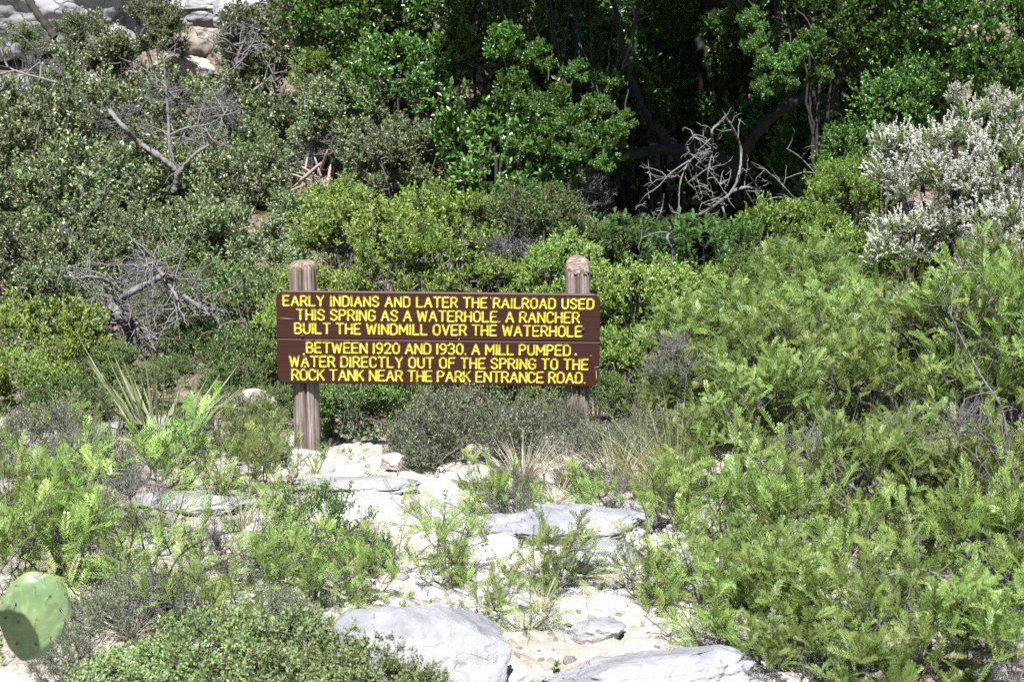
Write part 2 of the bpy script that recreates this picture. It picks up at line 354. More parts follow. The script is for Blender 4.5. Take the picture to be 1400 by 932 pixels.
GL = {
 'A': (.66, [[(0, 0), (.33, 1), (.66, 0)], [(.13, .34), (.53, .34)]]),
 'B': (.56, [[(0, 0), (0, 1), (.36, 1), (.52, .88), (.52, .66), (.38, .53), (0, .53)], [(.38, .53), (.56, .4), (.56, .14), (.4, 0), (0, 0)]]),
 'C': (.56, [[(.56, .78), (.5, .92), (.36, 1), (.2, 1), (.05, .9), (0, .75), (0, .25), (.05, .1), (.2, 0), (.36, 0), (.5, .08), (.56, .22)]]),
 'D': (.60, [[(0, 0), (0, 1), (.38, 1), (.54, .9), (.6, .74), (.6, .26), (.54, .1), (.38, 0), (0, 0)]]),
 'E': (.54, [[(.54, 1), (0, 1), (0, 0), (.54, 0)], [(0, .5), (.44, .5)]]),
 'F': (.52, [[(.52, 1), (0, 1), (0, 0)], [(0, .5), (.42, .5)]]),
 'G': (.58, [[(.58, .8), (.5, .93), (.38, 1), (.2, 1), (.05, .9), (0, .75), (0, .25), (.05, .1), (.2, 0), (.38, 0), (.52, .08), (.58, .2), (.58, .45), (.34, .45)]]),
 'H': (.58, [[(0, 0), (0, 1)], [(.58, 0), (.58, 1)], [(0, .5), (.58, .5)]]),
 'I': (.04, [[(.02, 0), (.02, 1)]]),
 'K': (.58, [[(0, 0), (0, 1)], [(.56, 1), (0, .42)], [(.2, .58), (.58, 0)]]),
 'L': (.52, [[(0, 1), (0, 0), (.52, 0)]]),
 'M': (.74, [[(0, 0), (0, 1), (.37, .3), (.74, 1), (.74, 0)]]),
 'N': (.60, [[(0, 0), (0, 1), (.6, 0), (.6, 1)]]),
 'O': (.60, [[(.2, 0), (.4, 0), (.54, .1), (.6, .26), (.6, .74), (.54, .9), (.4, 1), (.2, 1), (.06, .9), (0, .74), (0, .26), (.06, .1), (.2, 0)]]),
 'P': (.56, [[(0, 0), (0, 1), (.38, 1), (.52, .9), (.56, .76), (.52, .6), (.38, .48), (0, .48)]]),
 'R': (.56, [[(0, 0), (0, 1), (.38, 1), (.52, .9), (.56, .76), (.52, .6), (.38, .48), (0, .48)], [(.3, .48), (.58, 0)]]),
 'S': (.56, [[(.55, .8), (.48, .93), (.36, 1), (.2, 1), (.06, .92), (0, .77), (.05, .62), (.2, .53), (.36, .48), (.51, .39), (.56, .23), (.5, .08), (.36, 0), (.2, 0), (.06, .07), (0, .2)]]),
 'T': (.60, [[(0, 1), (.6, 1)], [(.3, 1), (.3, 0)]]),
 'U': (.58, [[(0, 1), (0, .26), (.06, .1), (.2, 0), (.38, 0), (.52, .1), (.58, .26), (.58, 1)]]),
 'V': (.62, [[(0, 1), (.31, 0), (.62, 1)]]),
 'W': (.86, [[(0, 1), (.2, 0), (.43, .9), (.66, 0), (.86, 1)]]),
 'Y': (.62, [[(0, 1), (.31, .48), (.62, 1)], [(.31, .48), (.31, 0)]]),
 '0': (.56, [[(.2, 0), (.36, 0), (.5, .1), (.56, .26), (.56, .74), (.5, .9), (.36, 1), (.2, 1), (.06, .9), (0, .74), (0, .26), (.06, .1), (.2, 0)]]),
 '1': (.04, [[(.02, 0), (.02, 1)]]),
 '2': (.54, [[(0, .78), (.06, .93), (.2, 1), (.36, 1), (.5, .9), (.53, .72), (.45, .55), (0, 0), (.54, 0)]]),
 '3': (.54, [[(0, .86), (.12, 1), (.36, 1), (.5, .9), (.52, .72), (.42, .55), (.22, .53)], [(.42, .55), (.54, .4), (.54, .18), (.42, .02), (.2, 0), (.06, .05), (0, .16)]]),
 '9': (.54, [[(.54, .66), (.46, .5), (.3, .42), (.14, .46), (.02, .6), (0, .76), (.06, .92), (.2, 1), (.36, 1), (.5, .9), (.54, .74), (.54, .4), (.46, .16), (.3, .02), (.12, .0)]]),
 '.': (.02, [[(.01, .0), (.012, .0)]])}
HW = .0070                                                # half width of the routed stroke
LINES = [('EARLY INDIANS AND LATER THE RAILROAD USED', 386, 813, 404.2, 420.3, 0), ('THIS SPRING AS A WATERHOLE. A RANCHER', 405, 793, 422.8, 439.6, 0),
         ('BUILT THE WINDMILL OVER THE WATERHOLE', 402, 796.5, 441.6, 458.2, 0), ('BETWEEN 1920 AND 1930. A MILL PUMPED', 418, 781, 467.8, 484.2, 1),
         ('WATER DIRECTLY OUT OF THE SPRING TO THE', 395, 805, 486.8, 503.2, 1), ('ROCK TANK NEAR THE PARK ENTRANCE ROAD.', 398, 801, 505, 521.6, 1)]
segs = []                                                  # (line, a, b)
for li, (txt, xa, xb, ya, yb, pl) in enumerate(LINES):
    sh = 5.0 * ((xa + xb) / 2 - 599) / 446
    u0, v0 = uv(xa, yb); u1, v1 = uv(xb, ya)
    vb = (uv(xa, yb)[1] + uv(xb, yb)[1]) / 2; vt = (uv(xa, ya)[1] + uv(xb, ya)[1]) / 2
    u0 += HW; u1 -= HW; vb += HW; vt -= HW; H_ = vt - vb; sx = H_ * 1.02
    wsum = sum(GL[c_][0] * sx for c_ in txt if c_ != ' '); nsp = txt.count(' '); ng = len(txt) - 1
    # letter gap g, word gap 3.0 g more
    g = (u1 - u0 - wsum) / (ng - nsp * 2 + nsp * 2 + nsp * 1.15) if False else (u1 - u0 - wsum) / ((ng - 2 * nsp) + nsp * 2.55)
    u = u0; prev = None
    for c_ in txt:
        if c_ == ' ': u += g * 1.55; prev = c_; continue
        wd, st = GL[c_]
        for pl_ in st:
            for a_, b_ in zip(pl_[:-1], pl_[1:]):
                segs.append((li, (u + a_[0] * sx, vb + a_[1] * H_), (u + b_[0] * sx, vb + b_[1] * H_)))
        u += wd * sx + g; prev = c_
SPLIT = (uv(376, 463.3)[1] + uv(822, 467)[1]) / 2
def plank(z0, z1, lines, round_top, name, lab):
    st = .003; nx = int(BW / st) + 1; nz = int((z1 - z0) / st) + 1
    xs = np.linspace(-BW / 2, BW / 2, nx); zs = np.linspace(z0, z1, nz)
    Xg, Zg = np.meshgrid(xs, zs); D = np.full(Xg.shape, 9.0); W_ = np.full(Xg.shape, -1)
    for li, a_, b_ in segs:
        if li not in lines: continue
        lo = np.minimum(a_, b_) - .016; hi = np.maximum(a_, b_) + .016
        i0, i1 = np.searchsorted(xs, [lo[0], hi[0]]); j0, j1 = np.searchsorted(zs, [lo[1], hi[1]])
        sub = np.stack([Xg[j0:j1, i0:i1], Zg[j0:j1, i0:i1]], -1); a_ = np.array(a_); b_ = np.array(b_); d = b_ - a_
        t = np.clip(((sub - a_) @ d) / max(d @ d, 1e-9), 0, 1)
        dd = np.linalg.norm(sub - a_ - t[..., None] * d, axis=-1); cur = D[j0:j1, i0:i1]
        W_[j0:j1, i0:i1] = np.where(dd < cur, li, W_[j0:j1, i0:i1]); D[j0:j1, i0:i1] = np.minimum(cur, dd)
    q = D / HW; dep = np.where(q < 1, .0095 * (1 - q ** 2) ** .8, 0)
    grain = .0006 * fbm(np.stack([Xg * 3, Zg * 60, Zg * 0], -1), 3, 5 if round_top else 6)
    Yg = dep + grain
    # rounded outer corners
    r = .052; zc = (z1 - r) if round_top else (z0 + r)
    for sg in (-1, 1):
        xc = sg * (BW / 2 - r); dx = (Xg - xc) * sg; dz = (Zg - zc) * (1 if round_top else -1)
        rr = np.hypot(dx, dz); o = (dx > 0) & (dz > 0) & (rr > r)
        Xg = np.where(o, xc + sg * dx / np.maximum(rr, 1e-9) * r, Xg); Zg = np.where(o, zc + (1 if round_top else -1) * dz / np.maximum(rr, 1e-9) * r, Zg)
    e = np.zeros(Xg.shape, bool); e[0] = e[-1] = True; e[:, 0] = e[:, -1] = True
    Yg = np.where(e, Yg + .0035, Yg)
    V = np.stack([Xg.ravel(), Yg.ravel(), Zg.ravel() + OZ * 0], -1)
    idx = np.arange(nx * nz).reshape(nz, nx)
    Fq = np.stack([idx[:-1, :-1], idx[:-1, 1:], idx[1:, 1:], idx[1:, :-1]], -1)
    cc = (D[:-1, :-1] + D[:-1, 1:] + D[1:, 1:] + D[1:, :-1]) / 4; wl = W_[:-1, :-1]
    isl = cc < HW * 1.02
    # drop degenerate corner cells
    P4 = V[Fq]; ar = np.linalg.norm(np.cross(P4[..., 2, :] - P4[..., 0, :], P4[..., 3, :] - P4[..., 1, :]), axis=-1)
    ok = ar > 1e-8
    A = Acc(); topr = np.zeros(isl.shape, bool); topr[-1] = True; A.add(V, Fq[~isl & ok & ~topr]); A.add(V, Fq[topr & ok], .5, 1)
    loop = np.concatenate([idx[0, :], idx[1:, -1], idx[-1, -2::-1], idx[-2:0:-1, 0]])
    front = V[loop]; back = front.copy(); back[:, 1] = .042; mid = front.copy(); mid[:, 1] = .006
    n = len(loop); k = np.arange(n)
    out = front.copy(); cx = np.array([0, 0, (z0 + z1) / 2])
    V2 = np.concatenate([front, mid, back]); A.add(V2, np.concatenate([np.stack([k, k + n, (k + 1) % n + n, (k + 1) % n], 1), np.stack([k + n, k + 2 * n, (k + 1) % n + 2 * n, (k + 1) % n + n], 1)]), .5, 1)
    cen = np.array([[0, .042, (z0 + z1) / 2]]); A.add(np.concatenate([back, cen]), np.stack([(k + 1) % n, k, np.full(n, n)], 1))
    me = A.mesh(name, [M_BROWN, M_WORN_LIT]); o = link('plank', me, sign, (0, 0, OZ), (0, -ROLL, 0)); o['label'] = lab
    for li in lines:
        sel = Fq[isl & (wl == li) & ok]
        uq, inv = np.unique(sel.ravel(), return_inverse=True)
        L = Acc(); L.add(V[uq], inv.reshape(-1, 4)); lo = link('lettering', L.mesh('lettering', M_YEL, True), o); lo['label'] = 'yellow routed line reading ' + LINES[li][0].rstrip('.')
    return o
G2 = .0022
p_top = plank(SPLIT + G2, BH / 2, (0, 1, 2), True, 'plank_upper', 'upper brown plank with three lines of text')
p_bot = plank(-BH / 2, SPLIT - G2, (3, 4, 5), False, 'plank_lower', 'lower brown plank with three lines of text')
# bolts
def bolt(px, py, r, m, par):
    u, v_ = uv(px, py); A = Acc(); k = 10; an = np.arange(k) * 2 * math.pi / k; rings = [(r, .002), (r, -.006), (r * .6, -.009)]
    V = [(u + a * math.cos(t), y, v_ + a * math.sin(t)) for a, y in rings for t in an]; V.append((u, -.0095, v_)); i = np.arange(k)
    for q in range(2): A_ = np.stack([i + q * k, (i + 1) % k + q * k, (i + 1) % k + (q + 1) * k, i + (q + 1) * k], 1); A.add(V, A_)
    A.add(V, np.stack([i + 2 * k, (i + 1) % k + 2 * k, np.full(k, 3 * k)], 1)); link('bolt', A.mesh('bolt', m), par)
for px, py, r, m, par in ((413.5, 459, .011, M_BOLT, p_top), (793, 424.8, .011, M_BOLT, p_top), (797.5, 450.5, .0125, M_BOLT, p_top), (415.5, 484.5, .009, M_ZINC, p_bot), (417, 501.5, .009, M_ZINC, p_bot),
                          (787, 485, .011, M_ZINC, p_bot), (786, 505.5, .009, M_BOLT, p_bot), (414.5, 419, .008, M_BOLT, p_top)):
    bolt(px, py, r, m, par)
# chips and scratches on the paint, raised slivers of bare wood
m, nt, b = mat('bare_wood'); b.inputs['Base Color'].default_value = (.42, .34, .31, 1); b.inputs['Roughness'].default_value = .8; M_BARE = m
def sliver(px0, py0, px1, py1, wpx, par):
    a_ = np.array(uv(px0, py0)); b_ = np.array(uv(px1, py1)); d = (b_ - a_) / np.linalg.norm(b_ - a_); nn = np.array([-d[1], d[0]]) * wpx / 436
    pts = [a_ - nn * .4, (a_ + b_) / 2 - nn, b_, (a_ + b_) / 2 + nn]
    V = [(p[0], -.0012, p[1]) for p in pts] + [(p[0], .0012, p[1]) for p in pts]
    A = Acc(); A.add(V, [(0, 1, 2, 3), (0, 4, 5, 1), (1, 5, 6, 2), (2, 6, 7, 3), (3, 7, 4, 0)]); link('paint_chip', A.mesh('paint_chip', M_BARE), par)
for a in ((671, 405, 671, 411, 1.3, p_top), (629, 462.5, 626, 465, 1.4, p_top), (379, 434.5, 405, 436, .5, p_top), (815, 504, 816, 527, .9, p_bot), (812, 502, 820, 501, .7, p_bot), (641, 523.5, 644, 527, 1.0, p_bot), (806, 486, 810, 486, .8, p_bot)):
    sliver(*a)
# posts
def post_mat():
    m, nt, b = mat('weathered_post'); v = coords(nt, 'Object', (14, 14, .9)); n1 = noise(nt, 2.2, 6, v, .65); v3 = coords(nt, 'Object', (50, 50, 1.6)); n4 = noise(nt, 2, 4, v3, .6)
    v2 = coords(nt, 'Object'); n2 = noise(nt, 5, 4, v2)
    c = ramp(nt, n1, [(.28, (.065, .045, .036)), (.42, (.155, .12, .10)), (.58, (.27, .235, .215)), (.72, (.41, .375, .36))])
    c = mixc(nt, ramp(nt, n4, [(.56, (0,) * 3), (.64, (.75,) * 3)]), c, (.40, .34, .31)); c = mixc(nt, ramp(nt, n2, [(.4, (0,) * 3), (.7, (.5,) * 3)]), c, (.15, .095, .07))
    sx_ = N(nt, 'ShaderNodeSeparateXYZ'); nt.links.new(v2, sx_.inputs[0])
    # dark stripe down the middle of the face, fresher wood on the cut top
    xa = mth(nt, 'ABSOLUTE', mth(nt, 'ADD', sx_.outputs[0], mth(nt, 'MULTIPLY', mth(nt, 'SUBTRACT', n2, .5), .02)))
    c = mixc(nt, ramp(nt, xa, [(.006, (.55,) * 3), (.028, (0,) * 3)]), c, (.05, .03, .027))
    at_ = N(nt, 'ShaderNodeAttribute', attribute_name='tint')
    v5 = coords(nt, 'Object', (10, 40, 10)); n5 = noise(nt, 3, 4, v5)
    c = mixc(nt, at_.outputs['Fac'], c, ramp(nt, n5, [(.35, (.07, .048, .038)), (.5, (.17, .12, .095)), (.65, (.32, .27, .24))]))
    nt.links.new(c, b.inputs['Base Color']); b.inputs['Roughness'].default_value = .9; b.inputs['Specular IOR Level'].default_value = .2
    bump(nt, b, mth(nt, 'ADD', n1, n4), .8, .006); return m
M_POST = post_mat()
def post(px_t, px_b, py_t, r, slant, seed):
    YC = YF + .042 + r - .004
    top = at(px_t, py_t, YC); bot = at(px_b, 606, YC); x = (top[0] + bot[0]) / 2; zt = top[2]; zb = tz(x, YC) - .25
    K = 144; th = np.arange(K) * 2 * math.pi / K; rings = []; zz = list(np.linspace(zb, zt - .055, 60)); rr = [1.0] * 60
    for f in np.linspace(0, 1, 9)[1:]: zz.append(zt - .055 + .055 * math.sin(f * math.pi / 2)); rr.append(max(.02, math.cos(f * math.pi / 2) ** .45))
    V = []; T = []
    rs = np.random.RandomState(seed); cr = np.concatenate([rs.uniform(0, 2 * math.pi, 12), np.radians([-88 + seed, -62, -122 - seed, -40])]); cw = np.concatenate([rs.uniform(.02, .04, 12), [.06, .035, .045, .03]])
    for z, q in zip(zz, rr):
        d = np.zeros(K)
        for c0, cw_ in zip(cr, cw):
            da = np.abs((th - c0 - .05 * math.sin(z * 4 + c0 * 3) + math.pi) % (2 * math.pi) - math.pi); d += (.020 if cw_ > .05 else .012) * np.exp(-(da / cw_) ** 2)
        d += .0035 * vnoise(np.stack([np.cos(th) * 4, np.sin(th) * 4, np.full(K, z * 1.5)], -1), seed)
        a = r * q - d * q; zs = z - (slant[0] * np.cos(th) * q * r + slant[1] * np.sin(th) * q * r) * (1 if q < 1 or z > zt - .06 else 0) * 1.0
        cutp = zt - .012 + (.62 * a * np.sin(th) + .12 * a * np.cos(th)) if seed == 9 else np.full(K, 99.0); clip_ = zs > cutp; zs = np.minimum(zs, cutp)
        V.append(np.stack([a * np.cos(th), a * np.sin(th), zs - tz(x, YC)], -1)); T += list(np.where((q <= .995) | clip_, .9, 0.0))
    V = np.concatenate(V); n = len(zz); i = np.arange(n * K).reshape(n, K)
    F = np.stack([i[:-1], np.roll(i[:-1], -1, 1), np.roll(i[1:], -1, 1), i[1:]], -1).reshape(-1, 4)
    A = Acc(); A.add(V, F, np.array(T)); base = np.array(sign.location)
    o = link('post', A.mesh('post', M_POST, True), sign, (x - base[0], YC - base[1], tz(x, YC) - base[2]))
    return o
post(415.5, 419, 356, .0880, (-.05, .0), 4)['label'] = 'left post with domed top standing on the rock shelf'
post(791.5, 787, 355, .0820, (.05, -.5), 9)['label'] = 'right post with slanted cut top'

# ------------------------------------------------------------------ rocks
def ico(sub):
    import bmesh
    bm = bmesh.new(); bmesh.ops.create_icosphere(bm, subdivisions=sub, radius=1)
    V = np.array([v.co[:] for v in bm.verts]); F = np.array([[v.index for v in f.verts] for f in bm.faces]); bm.free(); return V, F
ICO = {k: ico(k) for k in (1, 2, 3, 5, 6)}
def rock_shape(seed, dims, sub=5, cuts=9, rough=.05, lo=.55, hi=.9):
    rs = np.random.RandomState(seed); V, F = ICO[sub]; V = V.copy()
    V = V * (1 + .22 * fbm(V * 1.1 + seed * 3.1, 3, seed))[:, None]
    for _ in range(cuts):
        n = rs.normal(0, 1, 3); n /= np.linalg.norm(n); d = rs.uniform(lo, hi); ex = V @ n - d
        V = V - n * (np.maximum(ex, 0) * .93)[:, None]
    if sub >= 3:
        V = V + norm(V) * (rough * fbm(V * 4 + seed, 6 if sub > 4 else 4, seed + 5, .6))[:, None]
        V = V - norm(V) * (rough * .8 * (vnoise(V * 7 + seed, seed + 2) > .45) * np.clip(vnoise(V * 2, seed + 4) + .4, 0, 1))[:, None]
        V = V - norm(V) * (rough * .9 * np.clip((1 - np.abs(vnoise(V * 2.6 + seed, seed + 9))) - .93, 0, 1) / .07)[:, None]
    return V * np.array(dims), F
def boulder(name, label, cat, px, py, Yd, dims, seed, m, sink=.35, rot=0, sub=5, cuts=9, rough=.05, group=None, zoff=None, lo=.55, hi=.9):
    if Yd < 9.2:
        Y0 = Yd; Yd = near_y(px, py, Yd, dims[2] * .25); dims = tuple(x * Yd / Y0 for x in dims)
    c = at(px, py, Yd); g = tz(c[0], Yd)
    V, F = rock_shape(seed, dims, sub, cuts, rough, lo, hi); A = Acc(); A.add(V, F)
    z = c[2] if zoff is None else g + zoff
    o = link(name, A.mesh(name, m, True), None, (c[0], Yd, z), (0, 0, rot)); tag(o, label, cat, group); return o
boulder('boulder', 'big smooth grey boulder at the bottom edge beside the small leaved herb', 'boulder', 580, 905, 5.25, (.39, .32, .23), 12, M_ROCKG, sub=6, cuts=7, rough=.03, lo=.74, hi=.95)
boulder('rock_slab', 'long grey slab with a dark undercut left end, in the middle of the pale ground', 'rock', 800, 725, 6.9, (.48, .33, .12), 23, M_ROCKG, sub=6, cuts=16, rough=.07)
boulder('rock_slab', 'flat grey slab along the bottom edge right of the big boulder', 'rock', 880, 925, 5.0, (.46, .22, .10), 37, M_ROCKG, sub=6, cuts=10, rough=.05)
boulder('rock', 'pale cream stone at the bottom edge touching the right end of the big boulder', 'rock', 700, 930, 4.95, (.13, .10, .07), 41, M_ROCKW, sub=5)
boulder('rock', 'small pale rounded rock behind the right foreground slab', 'rock', 820, 862, 5.45, (.12, .10, .06), 43, M_ROCKG, sub=5)
boulder('rock', 'light grey rock below the long slab, half covered by feathery leaves', 'rock', 830, 765, 6.3, (.22, .16, .10), 47, M_ROCKG, sub=5)
boulder('rock', 'angular white block just right of the dusty shrub in front of the sign', 'rock', 652, 652, 7.9, (.17, .11, .07), 53, M_ROCKW, sub=5, cuts=12)
boulder('rock', 'cream stone on the shelf to the left of the dusty shrub', 'rock', 536, 632, 8.3, (.09, .07, .06), 59, M_ROCKW, sub=5)
boulder('rock', 'pale slab on the ground at the left edge below the yellow green bush', 'rock', 8, 590, 9.6, (.22, .16, .12), 61, M_ROCKW, sub=5)
boulder('rock', 'grey flat rock behind the tall bright feathery shoot', 'rock', 262, 690, 7.2, (.30, .15, .07), 67, M_ROCKG, sub=5)
boulder('rock', 'grey rock left of the pale shelf under feathery leaves', 'rock', 345, 680, 7.3, (.20, .14, .08), 71, M_ROCKG, sub=5)
boulder('rock', 'white stone in the bottom right corner under the feathery bushes', 'rock', 1350, 925, 4.75, (.07, .05, .07), 73, M_ROCKW, sub=5, cuts=12)
boulder('rock', 'white stone in the bottom left corner under the cactus', 'rock', 30, 936, 4.7, (.16, .10, .05), 79, M_ROCKW, sub=5)
boulder('rock', 'bluish rock at the left end of the long slab', 'rock', 690, 720, 6.8, (.10, .09, .09), 83, M_ROCKG, sub=5)
boulder('rock', 'low grey bulge of rock in the middle of the pale shelf', 'rock', 480, 662, 8.0, (.40, .22, .035), 89, M_ROCKG, sub=6, cuts=10, rough=.08)
boulder('rock', 'light slab at the foot of the dead tree', 'rock', 152, 482, 12.3, (.22, .2, .08), 97, M_ROCKW, sub=5, cuts=12)
boulder('rock', 'small white stone right of the yucca', 'rock', 257, 518, 11.2, (.055, .05, .035), 101, M_ROCKW, sub=3)
boulder('rock', 'white broken rock left of the sign under the green thicket', 'rock', 264, 452, 12.5, (.12, .1, .08), 103, M_ROCKW, sub=5, cuts=12)
boulder('rock', 'pale rock between the bushes left of the sign', 'rock', 350, 548, 9.9, (.16, .12, .08), 107, M_ROCKW, sub=5)
# cliff and ledges on the hill
boulder('cliff', 'pale grey limestone cliff at the top left behind the trees', 'cliff', 30, 20, 25.0, (3.0, 1.4, 1.25), 111, M_CLIFF, sub=6, cuts=14, rough=.05)
boulder('cliff_ledge', 'upper limestone ledge at the top centre left', 'cliff', 290, 5, 26.0, (2.4, 1.2, .55), 113, M_CLIFF, sub=6, cuts=14)
boulder('boulder', 'tan weathered boulder below the upper ledge', 'boulder', 268, 55, 23.5, (.55, .4, .32), 117, M_RUST, sub=5, cuts=13)
boulder('boulder', 'dark overhung boulder at the top beside the bare branches', 'boulder', 318, 15, 24.5, (.4, .4, .35), 119, M_CLIFF, sub=5, cuts=12)
boulder('boulder', 'white boulder under the tan one on the hillside', 'boulder', 250, 95, 22.8, (.5, .4, .3), 127, M_ROCKW, sub=5, cuts=13)
boulder('boulder', 'long grey outcrop behind the left hillside trees', 'boulder', 90, 130, 23.5, (2.0, .7, .45), 131, M_CLIFF, sub=6, cuts=14)
boulder('boulder', 'light grey boulder between the two hillside trees', 'boulder', 312, 135, 21.8, (.28, .3, .28), 137, M_CLIFF, sub=5, cuts=12)
boulder('boulder', 'rounded rock below the rotten timber', 'boulder', 383, 268, 18.9, (.26, .2, .2), 139, M_CLIFF, sub=5, cuts=12)
boulder('boulder', 'small pink white rock beside the rotten timber', 'boulder', 372, 300, 18.2, (.16, .2, .12), 149, M_ROCKW, sub=5, cuts=12)
boulder('boulder', 'tan rock in the shade below the overhanging green branches', 'boulder', 770, 232, 19.0, (.35, .3, .16), 151, M_RUST, sub=5, cuts=12)
boulder('boulder', 'grey brown rock behind the left pine like thicket', 'boulder', 150, 235, 19.5, (.5, .3, .16), 157, M_RUST, sub=5, cuts=12)

# loose stones: parts of the ground
stone_me = []
for k in range(8):
    V, F = rock_shape(200 + k, (1, .8, .55), 1, 6, 0, .5, .8); A = Acc(); A.add(V, F); stone_me.append(A.mesh('stone', M_ROCKW if k % 3 else M_ROCKG, False))
rs = np.random.RandomState(5); cnt = 0
while cnt < 290:
    px = rs.uniform(240, 1000) if rs.random() < .88 else rs.uniform(0, 350); py = rs.uniform(605, 931)
    X_ = gpt(px, py); d = X_[1]
    s = (rs.uniform(4.5, 9) if rs.random() < .8 else rs.uniform(9, 17)) / FPX * d
    link('stone', stone_me[rs.randint(8)], ground, (X_[0], X_[1], X_[2] + s * .05), (rs.uniform(-.3, .3), rs.uniform(-.3, .3), rs.uniform(0, 6.28)), (s, s * rs.uniform(.7, 1.1), s * rs.uniform(.6, 1))); cnt += 1
A = Acc(); n = 2600; V0, F0 = ICO[1]
px = rs.uniform(-.4, .4, n) * 6; yy = rs.uniform(4.0, 9.6, n); xx = rs.uniform(-2.6, 1.9, n); zz = terrain(xx, yy); ss = rs.uniform(.004, .014, n) * (1 + (rs.random(n) < .1))
base, Fb = rock_shape(300, (1, .8, .6), 1, 6, 0, .5, .8)
V = base[None] * ss[:, None, None] * rs.uniform(.7, 1.2, (n, 1, 3)); an = rs.uniform(0, 6.28, n)
V = np.stack([V[..., 0] * np.cos(an)[:, None] - V[..., 1] * np.sin(an)[:, None], V[..., 0] * np.sin(an)[:, None] + V[..., 1] * np.cos(an)[:, None], V[..., 2]], -1)
V += np.stack([xx, yy, zz], -1)[:, None]; A.add(V.reshape(-1, 3), (Fb[None] + (np.arange(n) * len(base))[:, None, None]).reshape(-1, 3))
tag(link('gravel', A.mesh('gravel', M_ROCKW)), 'pale limestone gravel scattered over the shelf', 'gravel', None, 'stuff')

